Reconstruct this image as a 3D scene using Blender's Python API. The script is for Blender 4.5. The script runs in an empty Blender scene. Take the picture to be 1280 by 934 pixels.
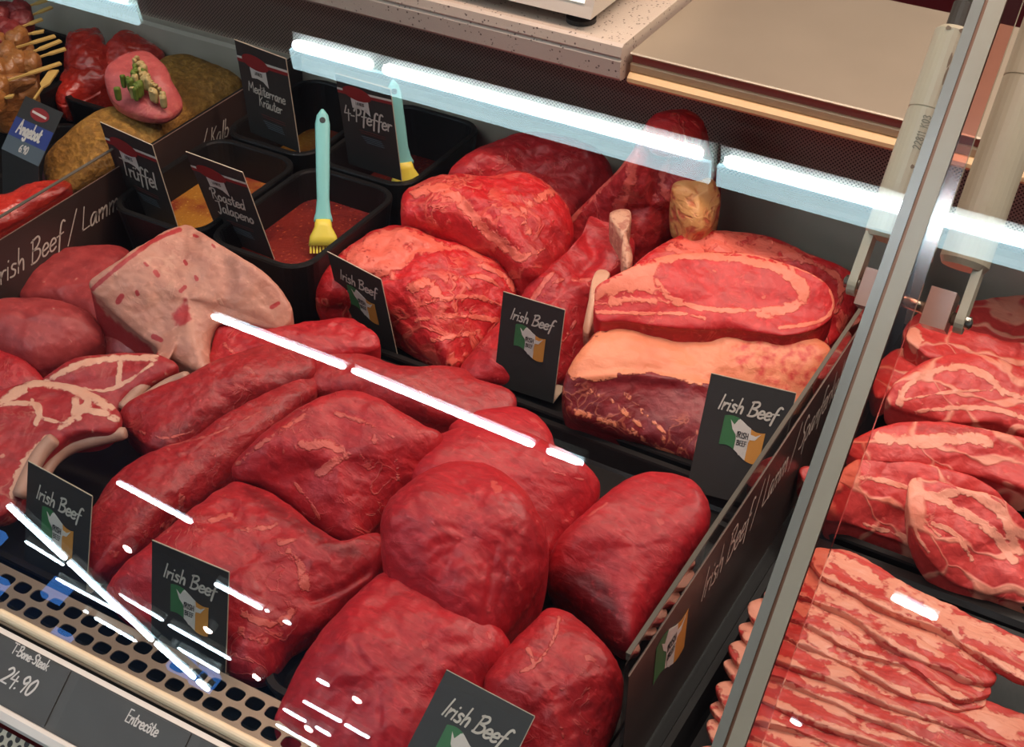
import bpy, bmesh, math, random
import numpy as np
from mathutils import Vector, Matrix, noise
random.seed(7)
D=bpy.data; SC=bpy.context.scene; COL=SC.collection
# ------------------------------------------------------------------ camera
FPX=1800.0; CX,CY=640.0,467.0
AX=np.array([0.86645456,0.30746572,-0.39334633])   # world axes seen from the camera (right, down, forward)
AY=np.array([0.49921952,-0.52404823,0.69003864])
AZ=np.array([0.00603078,-0.79425329,-0.60755686])
AY=AY-(AX@AY)*AX; AY/=np.linalg.norm(AY); AZ=np.cross(AX,AY)
RW=np.array([AX,AY,AZ]); CAM=np.array([0,0,0.9])
cd=D.cameras.new('camera'); cam=D.objects.new('camera',cd); COL.objects.link(cam)
cd.sensor_width=36; cd.lens=36*FPX/1280; cd.clip_start=.02
cam.matrix_world=Matrix(((RW[0,0],-RW[0,1],-RW[0,2],0),(RW[1,0],-RW[1,1],-RW[1,2],0),(RW[2,0],-RW[2,1],-RW[2,2],.9),(0,0,0,1)))
SC.camera=cam
def P(px,py,z=0.):
    "where the line of sight through a point of the photograph meets the height z"
    r=RW@np.array([px-CX,py-CY,FPX]); return CAM+r*((z-CAM[2])/r[2])
def PY(px,py,y):
    r=RW@np.array([px-CX,py-CY,FPX]); return CAM+r*((y-CAM[1])/r[1])
def PX(px,py,x):
    r=RW@np.array([px-CX,py-CY,FPX]); return CAM+r*((x-CAM[0])/r[0])
def proj(A):
    q=(np.asarray(A)-CAM)@RW; return np.stack([CX+FPX*q[:,0]/q[:,2],CY+FPX*q[:,1]/q[:,2]],1)
# ------------------------------------------------------------------ world, lights, exposure
w=D.worlds.new('world'); SC.world=w; w.use_nodes=True
w.node_tree.nodes['Background'].inputs[0].default_value=(.80,.86,1,1); w.node_tree.nodes['Background'].inputs[1].default_value=.25
SC.view_settings.view_transform='Standard'; SC.view_settings.look='None'; SC.view_settings.gamma=1
SC.view_settings.use_curve_mapping=False; SC.view_settings.exposure=0.0
def area(name,loc,tgt,sx,sy,e,c):
    l=D.lights.new(name,'AREA'); l.shape='RECTANGLE'; l.size=sx; l.size_y=sy; l.energy=e; l.color=c
    o=D.objects.new(name,l); COL.objects.link(o); o.location=loc
    o.rotation_euler=(Vector(tgt)-Vector(loc)).to_track_quat('-Z','Y').to_euler(); return o
area('counter_light',(-.5,1.12,1.25),(-.5,1.02,0),1.3,.10,12,(1,.68,.55))
area('counter_light',(.25,1.05,1.25),(.1,.95,0),.8,.10,6,(1,.70,.62))
area('front_fill_light',(-.4,.14,2.35),(-.5,.9,0),2.0,.24,7.5,(1,.95,.90))  # added front fill, lifts the card faces and meat fronts
area('shop_light',(-.7,.75,2.15),(-.7,.85,0),2.2,.5,8,(1,.86,.78))
area('worktop_light',(.3,2.1,1.5),(-.2,1.5,.3),1.2,.4,16,(1,.92,.80))

# ------------------------------------------------------------------ materials
def nt(name):
    m=D.materials.new(name); m.use_nodes=True; t=m.node_tree; b=t.nodes['Principled BSDF']; return m,t,b
def N(t,typ,**k):
    n=t.nodes.new(typ)
    for a,v in k.items(): setattr(n,a,v)
    return n
def lin(c): return tuple(((x/255)/12.92 if x/255<.04045 else ((x/255+.055)/1.055)**2.4) for x in c)+(1,)
MC={}
def plain(name,rgb,rough=.5,metal=0,spec=.5,bump=0,bs=200,var=0,vs=30,emit=0,alpha=1,trans=0,coat=0):
    if name in MC: return MC[name]
    m,t,b=nt(name); b.inputs['Base Color'].default_value=lin(rgb); b.inputs['Roughness'].default_value=rough
    b.inputs['Metallic'].default_value=metal; b.inputs['Specular IOR Level'].default_value=spec
    if coat: b.inputs['Coat Weight'].default_value=coat
    tc=N(t,'ShaderNodeTexCoord')
    n=N(t,'ShaderNodeTexNoise'); n.inputs['Scale'].default_value=vs; n.inputs['Detail'].default_value=4; t.links.new(tc.outputs['Object'],n.inputs['Vector'])
    mx=N(t,'ShaderNodeMix',data_type='RGBA'); mx.inputs[6].default_value=lin(rgb); mx.inputs[7].default_value=tuple(x*(1-var) for x in lin(rgb)[:3])+(1,)
    t.links.new(n.outputs['Fac'],mx.inputs[0]); t.links.new(mx.outputs[2],b.inputs['Base Color'])
    if bump:
        n2=N(t,'ShaderNodeTexNoise'); n2.inputs['Scale'].default_value=bs; t.links.new(tc.outputs['Object'],n2.inputs['Vector'])
        bp=N(t,'ShaderNodeBump'); bp.inputs['Strength'].default_value=bump; bp.inputs['Distance'].default_value=.001
        t.links.new(n2.outputs['Fac'],bp.inputs['Height']); t.links.new(bp.outputs[0],b.inputs['Normal'])
    if emit: b.inputs['Emission Color'].default_value=lin(rgb); b.inputs['Emission Strength'].default_value=emit
    MC[name]=m; return m
def glassm(name,rgb=(245,250,250),ior=1.5,tint=(1,1,1),boost=1.0,rough=0.0):
    m=D.materials.new(name); m.use_nodes=True; t=m.node_tree; t.nodes.clear()
    o=N(t,'ShaderNodeOutputMaterial'); f=N(t,'ShaderNodeFresnel'); ge=N(t,'ShaderNodeNewGeometry')
    io=N(t,'ShaderNodeMix',data_type='FLOAT'); io.inputs[2].default_value=ior; io.inputs[3].default_value=1/ior; t.links.new(ge.outputs['Backfacing'],io.inputs[0]); t.links.new(io.outputs[0],f.inputs[0])
    tr=N(t,'ShaderNodeBsdfTransparent'); tr.inputs[0].default_value=tint+(1,)
    g=N(t,'ShaderNodeBsdfGlossy'); g.inputs['Roughness'].default_value=rough; g.inputs[0].default_value=lin(rgb)
    mu=N(t,'ShaderNodeMath',operation='MULTIPLY'); mu.inputs[1].default_value=boost; t.links.new(f.outputs[0],mu.inputs[0])
    mx=N(t,'ShaderNodeMixShader'); t.links.new(mu.outputs[0],mx.inputs[0]); t.links.new(tr.outputs[0],mx.inputs[1]); t.links.new(g.outputs[0],mx.inputs[2])
    t.links.new(mx.outputs[0],o.inputs[0]); return m
def ramp(t,src,a,b,inv=False):
    r=N(t,'ShaderNodeMapRange',interpolation_type='SMOOTHSTEP'); r.inputs[1].default_value=a; r.inputs[2].default_value=b
    if inv: r.inputs[3].default_value=1; r.inputs[4].default_value=0
    t.links.new(src,r.inputs[0]); return r.outputs[0]
def mathn(t,op,a,b):
    n=N(t,'ShaderNodeMath',operation=op)
    for i,x in enumerate((a,b)):
        if hasattr(x,'links'): t.links.new(x,n.inputs[i])
        else: n.inputs[i].default_value=x
    return n.outputs[0]
def meat(name,lean,deep,fat,fib=(40,40,200),vein=.3,vs=22,thr=.035,vmask=(.45,.6),cell=0,cells=16,streak=0,sk=(8,60,60),rough=.44,bump=.5,coat=.10,pale=0,spots=0,fs=1.0,sss=.0,darkc=None):
    m,t,b=nt(name); L=t.links.new
    tc=N(t,'ShaderNodeTexCoord'); ob=tc.outputs['Object']
    def noi(scale,detail=4,dist=0,vec=None,ms=None):
        v=vec or ob
        if ms:
            mp=N(t,'ShaderNodeMapping'); mp.inputs['Scale'].default_value=ms; L(v,mp.inputs[0]); v=mp.outputs[0]
        n=N(t,'ShaderNodeTexNoise'); n.inputs['Scale'].default_value=scale; n.inputs['Detail'].default_value=detail; n.inputs['Distortion'].default_value=dist
        L(v,n.inputs['Vector']); return n.outputs['Fac']
    f1=noi(1,5,.6,ms=fib); f2=noi(14,3,.4); f3=noi(90,3)
    def mix(a,bb,f):
        x=N(t,'ShaderNodeMix',data_type='RGBA')
        for i,c in ((6,a),(7,bb)):
            if hasattr(c,'links'): L(c,x.inputs[i])
            else: x.inputs[i].default_value=c
        if hasattr(f,'links'): L(f,x.inputs[0])
        else: x.inputs[0].default_value=f
        return x.outputs[2]
    c=mix(lin(lean),lin(deep),mathn(t,'MULTIPLY',ramp(t,f1,.35,.75),.6))
    c=mix(c,lin(deep),mathn(t,'MULTIPLY',ramp(t,f2,.45,.75),.55))
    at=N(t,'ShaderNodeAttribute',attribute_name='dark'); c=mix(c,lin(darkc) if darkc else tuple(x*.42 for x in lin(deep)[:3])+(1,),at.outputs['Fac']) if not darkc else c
    c=mix(c,tuple(min(1,x*1.5+.03) for x in lin(lean)[:3])+(1,),mathn(t,'MULTIPLY',ramp(t,noi(170,4,.6),.52,.72),.35))
    # fat: attribute + veins + cells + streaks
    af=N(t,'ShaderNodeAttribute',attribute_name='fat').outputs['Fac']
    j=mathn(t,'ADD',mathn(t,'MULTIPLY',mathn(t,'SUBTRACT',noi(55,4,1.0),.5),2.2),mathn(t,'MULTIPLY',mathn(t,'SUBTRACT',noi(210,3,.5),.5),1.2))
    F=ramp(t,mathn(t,'ADD',mathn(t,'MULTIPLY',af,fs),mathn(t,'MULTIPLY',j,mathn(t,'MULTIPLY',ramp(t,af,.02,.35),ramp(t,af,.9,1.3,True)))),.30,.66)
    if vein:
        a=mathn(t,'ABSOLUTE',mathn(t,'SUBTRACT',noi(vs,4,1.4),.5),0)
        v=ramp(t,a,thr*.2,thr,True); v=mathn(t,'MULTIPLY',v,ramp(t,noi(17,2),*vmask)); v=mathn(t,'MULTIPLY',v,vein)
        F=mathn(t,'MAXIMUM',F,v)
    F=mathn(t,'MAXIMUM',F,mathn(t,'MULTIPLY',ramp(t,noi(85,2,.3),.70,.75),.55))
    if pale:
        v=ramp(t,noi(26,5,1.2,ms=(1,1.7,1)),.54,.68); F=mathn(t,'MAXIMUM',F,mathn(t,'MULTIPLY',v,pale))
    if cell:
        vv=N(t,'ShaderNodeVectorMath',operation='ADD'); nn=N(t,'ShaderNodeTexNoise'); nn.inputs['Scale'].default_value=13; nn.inputs['Detail'].default_value=3; L(ob,nn.inputs['Vector'])
        sc=N(t,'ShaderNodeVectorMath',operation='SCALE'); sc.inputs[3].default_value=.09; L(nn.outputs['Color'],sc.inputs[0]); L(ob,vv.inputs[0]); L(sc.outputs[0],vv.inputs[1])
        mp=N(t,'ShaderNodeMapping'); mp.inputs['Scale'].default_value=(1,1.7,1.2); L(vv.outputs[0],mp.inputs[0])
        vo=N(t,'ShaderNodeTexVoronoi',feature='DISTANCE_TO_EDGE'); vo.inputs['Scale'].default_value=cells; L(mp.outputs[0],vo.inputs['Vector'])
        thk=mathn(t,'MULTIPLY',ramp(t,noi(15,2),.35,.8),.17)
        d=mathn(t,'SUBTRACT',vo.outputs['Distance'],thk); F=mathn(t,'MAXIMUM',F,mathn(t,'MULTIPLY',ramp(t,d,-.03,.03,True),cell))
    if streak:
        v=ramp(t,noi(1,5,1.6,ms=sk),.52,.58); F=mathn(t,'MAXIMUM',F,mathn(t,'MULTIPLY',v,streak))
    fc=mix(lin(fat),tuple(lin(fat)[i]*(.95,.72,.66)[i] for i in range(3))+(1,),ramp(t,noi(35,4),.45,.8))
    if spots:
        fc=mix(fc,lin((170,50,50)),mathn(t,'MULTIPLY',ramp(t,noi(48,1),.66,.72),spots))
    c=mix(c,fc,F)
    if darkc: c=mix(c,lin(darkc),ramp(t,mathn(t,'ADD',at.outputs['Fac'],mathn(t,'MULTIPLY',mathn(t,'SUBTRACT',noi(120,3),.5),.8)),.3,.6))
    L(c,b.inputs['Base Color'])
    L(mathn(t,'ADD',mathn(t,'MULTIPLY',f3,.25),rough-.1),b.inputs['Roughness'])
    b.inputs['Coat Weight'].default_value=coat; b.inputs['Coat Roughness'].default_value=.22
    if sss:
        b.inputs['Subsurface Weight'].default_value=sss; b.inputs['Subsurface Radius'].default_value=(1,.2,.1); b.inputs['Subsurface Scale'].default_value=.006
    h=mathn(t,'ADD',mathn(t,'MULTIPLY',f1,.7),mathn(t,'ADD',mathn(t,'MULTIPLY',F,.6),mathn(t,'ADD',mathn(t,'MULTIPLY',noi(30,3),.65),mathn(t,'MULTIPLY',noi(110,5,.5),.7))))
    bp=N(t,'ShaderNodeBump'); bp.inputs['Strength'].default_value=bump; bp.inputs['Distance'].default_value=.003
    L(h,bp.inputs['Height']); L(bp.outputs[0],b.inputs['Normal']); return m
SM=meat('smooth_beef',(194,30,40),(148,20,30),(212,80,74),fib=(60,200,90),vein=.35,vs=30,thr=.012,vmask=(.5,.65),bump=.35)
RB=meat('raw_beef',(188,32,38),(138,20,28),(214,96,84),fib=(50,130,60),vein=.55,vs=26,thr=.02,vmask=(.45,.62),bump=.6)
MB=meat('marbled_beef',(212,36,40),(158,20,26),(236,112,92),fib=(60,120,60),vein=.75,vs=24,thr=.05,vmask=(.38,.55),pale=.45,bump=.75)
FB=meat('tenderloin_beef',(172,32,36),(126,20,26),(196,88,78),fib=(160,160,160),vein=.45,vs=30,thr=.022,vmask=(.42,.6),bump=.5)
RE=meat('rib_eye_beef',(212,38,40),(168,24,30),(242,132,104),fib=(90,90,60),vein=.35,vs=60,thr=.03,vmask=(.5,.6),bump=.4)
FT=meat('fat_cap_beef',(136,28,34),(92,14,20),(240,146,106),fib=(60,60,100),vein=.3,vs=28,thr=.03,vmask=(.45,.6),spots=.0,bump=.5,darkc=(216,66,58))
LB=meat('lamb_meat',(176,44,46),(134,28,32),(226,172,146),fib=(60,100,60),vein=.25,vs=20,thr=.03,bump=.4)
LF=meat('lamb_fat',(204,144,122),(186,118,100),(222,178,152),fib=(30,60,40),vein=.3,vs=14,thr=.05,bump=.45,spots=.5,darkc=(178,52,52))
VL=meat('pale_meat',(176,62,60),(136,38,42),(214,150,128),fib=(40,90,60),vein=.25,vs=12,thr=.02,bump=.25)
NK=meat('pork_neck_meat',(208,64,60),(182,44,44),(238,158,132),fib=(70,140,60),vein=.5,vs=26,thr=.03,vmask=(.5,.65),cell=.9,cells=11,bump=.5)
BL=meat('pork_belly_meat',(206,72,64),(170,46,46),(236,160,134),fib=(30,140,140),vein=.0,streak=.42,sk=(7,26,26),bump=.5)
YF=meat('yellow_fat',(206,96,70),(190,70,60),(228,170,104),pale=1.0,vein=1,vs=34,thr=.16,vmask=(.2,.4),bump=.7)
BO=meat('bone',(196,140,116),(170,90,80),(224,176,146),vein=.2,bump=.4)
MA=meat('marinated_meat',(212,58,42),(170,24,28),(226,84,60),vein=.3,rough=.22,coat=.8,bump=.7)
SK=meat('curry_meat',(168,112,58),(136,84,44),(204,150,84),vein=.4,rough=.3,coat=.5,bump=.9)
HB=meat('skewer_beef',(140,50,48),(98,30,34),(170,84,70),vein=.3,bump=.7)
PK=meat('roulade_meat',(200,96,92),(168,62,66),(226,150,130),vein=.3,bump=.3)
def crumb():
    m,t,b=nt('herb_crust'); tc=N(t,'ShaderNodeTexCoord'); n=N(t,'ShaderNodeTexNoise'); n.inputs['Scale'].default_value=150; n.inputs['Detail'].default_value=8; t.links.new(tc.outputs['Object'],n.inputs['Vector'])
    r=N(t,'ShaderNodeValToRGB'); e=r.color_ramp.elements; e[0].position=.3; e[0].color=lin((134,98,38)); e[1].position=.7; e[1].color=lin((192,144,62)); e2=e.new(.5); e2.color=lin((158,114,44))
    t.links.new(n.outputs['Fac'],r.inputs[0]); t.links.new(r.outputs[0],b.inputs['Base Color']); b.inputs['Roughness'].default_value=.7
    bp=N(t,'ShaderNodeBump'); bp.inputs['Strength'].default_value=1; bp.inputs['Distance'].default_value=.004; t.links.new(n.outputs['Fac'],bp.inputs['Height']); t.links.new(bp.outputs[0],b.inputs['Normal']); return m
CR=crumb()
BLK=plain('black_plastic',(25,24,23),.42,spec=.3,bump=.12,bs=300)
CASE=plain('dark_case_lining',(200,192,172),.5,metal=0,var=.2)
INOX=plain('brushed_steel',(196,182,160),.42,metal=.6,var=.18,vs=12)
RIM=plain('rim_steel',(178,160,140),.38,metal=.6,var=.1)
CREAM=plain('cream_profile',(226,208,172),.4)
WHITE=plain('white_enamel',(216,214,204),.35)
DOOR=plain('strut_enamel',(204,198,172),.35,var=.12,vs=60)
EDG=plain('pane_edge_grey',(122,126,116),.25,spec=.8,var=.2)
GOLD=plain('seal_copper',(120,84,62),.35,metal=.4)
CARD=plain('card_black',(48,47,44),.55)
CARDE=plain('card_edge',(196,184,160),.6)
CHK=plain('chalk_white',(206,202,188),.7)
PNL=plain('divider_print',(64,50,45),.35)
CHKD=plain('print_grey',(210,204,190),.6)
GRN=plain('flag_green',(58,116,70),.6); ORG=plain('flag_orange',(206,142,60),.6); FWH=plain('flag_white',(214,210,200),.6)
REDP=plain('print_red',(142,32,34),.5); DKP=plain('print_dark',(60,58,56),.6); BLUP=plain('print_blue',(46,62,128),.5); TLP=plain('print_grey_band',(84,98,106),.5); DRP=plain('print_dark_red',(92,44,38),.6)
TEAL=plain('brush_handle_teal',(130,204,200),.35); YEL=plain('brush_bristle_yellow',(240,222,84),.4)
WOOD=plain('bamboo',(224,186,104),.6,var=.25,vs=80)
REDF=plain('red_tile',(128,30,34),.4)
BLU=plain('blue_glow',(70,130,215),.5,emit=1.6)
ACRY=glassm('clear_acrylic',tint=(.86,.84,.84),boost=1.6)
GLASS=glassm('counter_glass',tint=(.965,.975,.97),boost=1.0)
TUBE=plain('tube_light',(236,246,255),emit=60); DIFF=plain('lamp_reflector',(190,220,228),emit=9); TUB2=plain('far_tube_light',(215,236,255),emit=75); SPOT=plain('spot_light',(255,214,206),emit=70)
def granite():
    m,t,b=nt('speckled_granite'); tc=N(t,'ShaderNodeTexCoord'); v=N(t,'ShaderNodeTexVoronoi'); v.inputs['Scale'].default_value=240; t.links.new(tc.outputs['Object'],v.inputs['Vector'])
    n=N(t,'ShaderNodeTexNoise'); n.inputs['Scale'].default_value=110; t.links.new(tc.outputs['Object'],n.inputs['Vector'])
    f=mathn(t,'MULTIPLY',ramp(t,v.outputs['Distance'],.22,.30,True),ramp(t,n.outputs['Fac'],.50,.56))
    x=N(t,'ShaderNodeMix',data_type='RGBA'); x.inputs[6].default_value=lin((196,182,166)); x.inputs[7].default_value=lin((96,80,72)); t.links.new(f,x.inputs[0]); t.links.new(x.outputs[2],b.inputs['Base Color']); b.inputs['Roughness'].default_value=.35; return m
GRA=granite()
def perf(name,base,hole,sc,rad=.3,ax=2):
    m,t,b=nt(name); tc=N(t,'ShaderNodeTexCoord'); mp=N(t,'ShaderNodeMapping'); mp.inputs['Rotation'].default_value=(0,0,.785); mp.inputs['Scale'].default_value=(sc,sc,sc)
    # dots on the plane X-Z of the panel
    sx=N(t,'ShaderNodeSeparateXYZ'); t.links.new(tc.outputs['Object'],sx.inputs[0]); cb=N(t,'ShaderNodeCombineXYZ'); t.links.new(sx.outputs[0],cb.inputs[0]); t.links.new(sx.outputs[ax],cb.inputs[1])
    t.links.new(cb.outputs[0],mp.inputs[0]); fr=N(t,'ShaderNodeVectorMath',operation='FRACTION'); t.links.new(mp.outputs[0],fr.inputs[0])
    sb=N(t,'ShaderNodeVectorMath',operation='DISTANCE'); sb.inputs[1].default_value=(.5,.5,0); t.links.new(fr.outputs[0],sb.inputs[0])
    f=ramp(t,sb.outputs['Value'],rad-.04,rad+.04); x=N(t,'ShaderNodeMix',data_type='RGBA'); x.inputs[6].default_value=lin(hole); x.inputs[7].default_value=lin(base)
    t.links.new(f,x.inputs[0]); t.links.new(x.outputs[2],b.inputs['Base Color']); b.inputs['Roughness'].default_value=.45; b.inputs['Metallic'].default_value=.3; return m
PERF=perf('perforated_back_panel',(186,164,146),(60,48,42),300)
PERF2=perf('perforated_front_panel',(190,176,152),(40,32,28),150,.36,1)

# ------------------------------------------------------------------ mesh helpers
def tag(o,label=None,cat=None,group=None,kind=None):
    if label: o['label']=label
    if cat: o['category']=cat
    if group: o['group']=group
    if kind: o['kind']=kind
    return o
def link(name,me,mats,parent=None,mw=None):
    for m in (mats if isinstance(mats,(list,tuple)) else [mats]): me.materials.append(m)
    o=D.objects.new(name,me); COL.objects.link(o)
    if parent is not None: o.parent=parent
    if mw is not None: o.matrix_basis=mw
    return o
def mesh(name,V,F,mats,parent=None,smooth=False,mi=None,origin=None):
    V=[Vector(v) for v in V]
    if origin is not None: V=[v-Vector(origin) for v in V]
    me=D.meshes.new(name); me.from_pydata([tuple(v) for v in V],[],F); me.update()
    if smooth: me.polygons.foreach_set('use_smooth',[True]*len(F))
    if mi: me.polygons.foreach_set('material_index',mi)
    return link(name,me,mats,parent,Matrix.Translation(origin) if origin is not None else None)
def empty(name,loc=(0,0,0),mw=None):
    o=D.objects.new(name,None); COL.objects.link(o); o.empty_display_size=.02
    if mw is not None: o.matrix_world=mw
    else: o.location=loc
    bpy.context.view_layer.update() if False else None
    return o
class G:
    "collects boxes, prisms and tubes"
    def __init__(s): s.V=[];s.F=[];s.M=[]
    def add(s,V,F,m=0):
        k=len(s.V); s.V+=[Vector(v) for v in V]; s.F+=[[i+k for i in f] for f in F]; s.M+=[m]*len(F); return s
    def box(s,a,b,m=0):
        x0,y0,z0=a;x1,y1,z1=b
        return s.add([(x0,y0,z0),(x1,y0,z0),(x1,y1,z0),(x0,y1,z0),(x0,y0,z1),(x1,y0,z1),(x1,y1,z1),(x0,y1,z1)],[(3,2,1,0),(4,5,6,7),(0,1,5,4),(1,2,6,5),(2,3,7,6),(3,0,4,7)],m)
    def cbox(s,a,b,bev=.003,m=0):
        "box with chamfered edges along x"
        x0,y0,z0=a;x1,y1,z1=b; c=bev
        pr=[(y0+c,z0),(y1-c,z0),(y1,z0+c),(y1,z1-c),(y1-c,z1),(y0+c,z1),(y0,z1-c),(y0,z0+c)]
        return s.prism([(x0,)+p for p in pr],(x1-x0,0,0),m)
    def prism(s,loop,ext,m=0):
        n=len(loop); L=[Vector(p) for p in loop]; E=Vector(ext)
        return s.add(L+[p+E for p in L],[tuple(range(n-1,-1,-1)),tuple(range(n,2*n))]+[(i,(i+1)%n,n+(i+1)%n,n+i) for i in range(n)],m)
    def tube(s,pts,r,n=16,m=0,cap=True):
        pts=[Vector(p) for p in pts]; rr=r if isinstance(r,(list,tuple)) else [r]*len(pts); V=[]
        d0=(pts[-1]-pts[0]).normalized(); up=Vector((0,0,1)) if abs(d0.z)<.9 else Vector((1,0,0))
        for i,p in enumerate(pts):
            d=(pts[min(i+1,len(pts)-1)]-pts[max(i-1,0)])
            d=d.normalized() if d.length>1e-9 else d0
            a=d.cross(up).normalized(); b=d.cross(a)
            V+=[p+(a*math.cos(2*math.pi*k/n)+b*math.sin(2*math.pi*k/n))*rr[i] for k in range(n)]
        F=[(i*n+k,i*n+(k+1)%n,(i+1)*n+(k+1)%n,(i+1)*n+k) for i in range(len(pts)-1) for k in range(n)]
        if cap: F+=[tuple(range(n-1,-1,-1)),tuple((len(pts)-1)*n+k for k in range(n))]
        return s.add(V,F,m)
    def loft(s,loops,m=0,cap0=False,cap1=False):
        n=len(loops[0]); V=[p for l in loops for p in l]
        F=[(i*n+k,i*n+(k+1)%n,(i+1)*n+(k+1)%n,(i+1)*n+k) for i in range(len(loops)-1) for k in range(n)]
        if cap0: F.append(tuple(range(n-1,-1,-1)))
        if cap1: F.append(tuple((len(loops)-1)*n+k for k in range(n)))
        return s.add(V,F,m)
    def build(s,name,mats,parent=None,smooth=False,origin=None):
        if origin is None and parent is None:
            xs=[v.x for v in s.V];ys=[v.y for v in s.V];zs=[v.z for v in s.V]; origin=Vector(((min(xs)+max(xs))/2,(min(ys)+max(ys))/2,min(zs)))
        return mesh(name,s.V,s.F,mats,parent,smooth,s.M if isinstance(mats,(list,tuple)) else None,origin)
def rr(x0,y0,x1,y1,r,z,n=6):
    out=[]
    for cx,cy,a0 in ((x1-r,y1-r,0),(x0+r,y1-r,90),(x0+r,y0+r,180),(x1-r,y0+r,270)):
        for k in range(n+1):
            a=math.radians(a0+90*k/n); out.append((cx+r*math.cos(a),cy+r*math.sin(a),z))
    return out
def tray(name,label,x0,y0,x1,y1,z0,z1,r=.02,fl=.004,group=None,rim=.007,taper=.006,mat=None):
    g=G(); t=taper
    g.loft([rr(x0+t,y0+t,x1-t,y1-t,r,z0),rr(x0,y0,x1,y1,r,z1-.002),rr(x0+.001,y0+.001,x1-.001,y1-.001,r,z1),rr(x0+rim,y0+rim,x1-rim,y1-rim,r*.8,z1),
            rr(x0+rim+.001,y0+rim+.001,x1-rim-.001,y1-rim-.001,r*.8,z1-.002),rr(x0+rim+t,y0+rim+t,x1-rim-t,y1-rim-t,r*.7,z0+fl+.003),rr(x0+rim+t+.003,y0+rim+t+.003,x1-rim-t-.003,y1-rim-t-.003,r*.6,z0+fl)],cap0=True,cap1=True)
    o=g.build(name,mat or BLK,smooth=False); tag(o,label,'tray',group); return o
def cr_closed(pts,n):
    p=np.array(pts,float); m=len(p); out=[]
    k=12
    for i in range(m):
        a,b,c,d=p[i-1],p[i],p[(i+1)%m],p[(i+2)%m]
        for j in range(k):
            t=j/k; out.append(.5*((2*b)+(-a+c)*t+(2*a-5*b+4*c-d)*t*t+(-a+3*b-3*c+d)*t**3))
    out=np.array(out); L=np.r_[0,np.cumsum(np.linalg.norm(np.diff(np.vstack([out,out[:1]]),axis=0),axis=1))]
    s=np.linspace(0,L[-1],n,endpoint=False); o2=np.vstack([out,out[:1]])
    return np.stack([np.interp(s,L,o2[:,i]) for i in range(p.shape[1])],1)
def cr_open(pts,k=6):
    p=[pts[0]]+list(pts)+[pts[-1]]; p=np.array(p,float); out=[]
    for i in range(1,len(p)-2):
        a,b,c,d=p[i-1:i+3]
        for j in range(k):
            t=j/k; out.append(.5*((2*b)+(-a+c)*t+(2*a-5*b+4*c-d)*t*t+(-a+3*b-3*c+d)*t**3))
    out.append(p[-2]); return np.array(out)
def dpoly(Q,pts,closed=False):
    "distance of points Q to a polyline"
    p=np.array(pts,float)
    if closed: p=np.vstack([p,p[:1]])
    d=np.full(len(Q),1e9)
    for a,b in zip(p[:-1],p[1:]):
        ab=b-a; t=np.clip(((Q-a)@ab)/max(ab@ab,1e-9),0,1); d=np.minimum(d,np.linalg.norm(Q-(a+t[:,None]*ab),axis=1))
    return d
def inside(Q,pts):
    p=np.array(pts,float); r=np.zeros(len(Q),bool); j=len(p)-1
    for i in range(len(p)):
        c=((p[i,1]>Q[:,1])!=(p[j,1]>Q[:,1]))&(Q[:,0]<(p[j,0]-p[i,0])*(Q[:,1]-p[i,1])/(p[j,1]-p[i,1]+1e-12)+p[i,0]); r^=c; j=i
    return r
def mask(Q,strokes,fills,soft=5):
    f=np.zeros(len(Q))
    for s in strokes:
        pts,wd=s[0],s[1]; st=s[2] if len(s)>2 else 1
        d=dpoly(Q,cr_open(pts,4)); f=np.maximum(f,st*np.clip(1.25-d/wd,0,1))
    for s in fills:
        pts=s[0] if isinstance(s,tuple) else s; st=s[1] if isinstance(s,tuple) else 1
        pc=cr_closed(pts,48); d=dpoly(Q,pc,True); ins=inside(Q,pc); sd=np.where(ins,d,-d); f=np.maximum(f,st*np.clip(.5+sd/soft/2,0,1))
    return f
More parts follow.
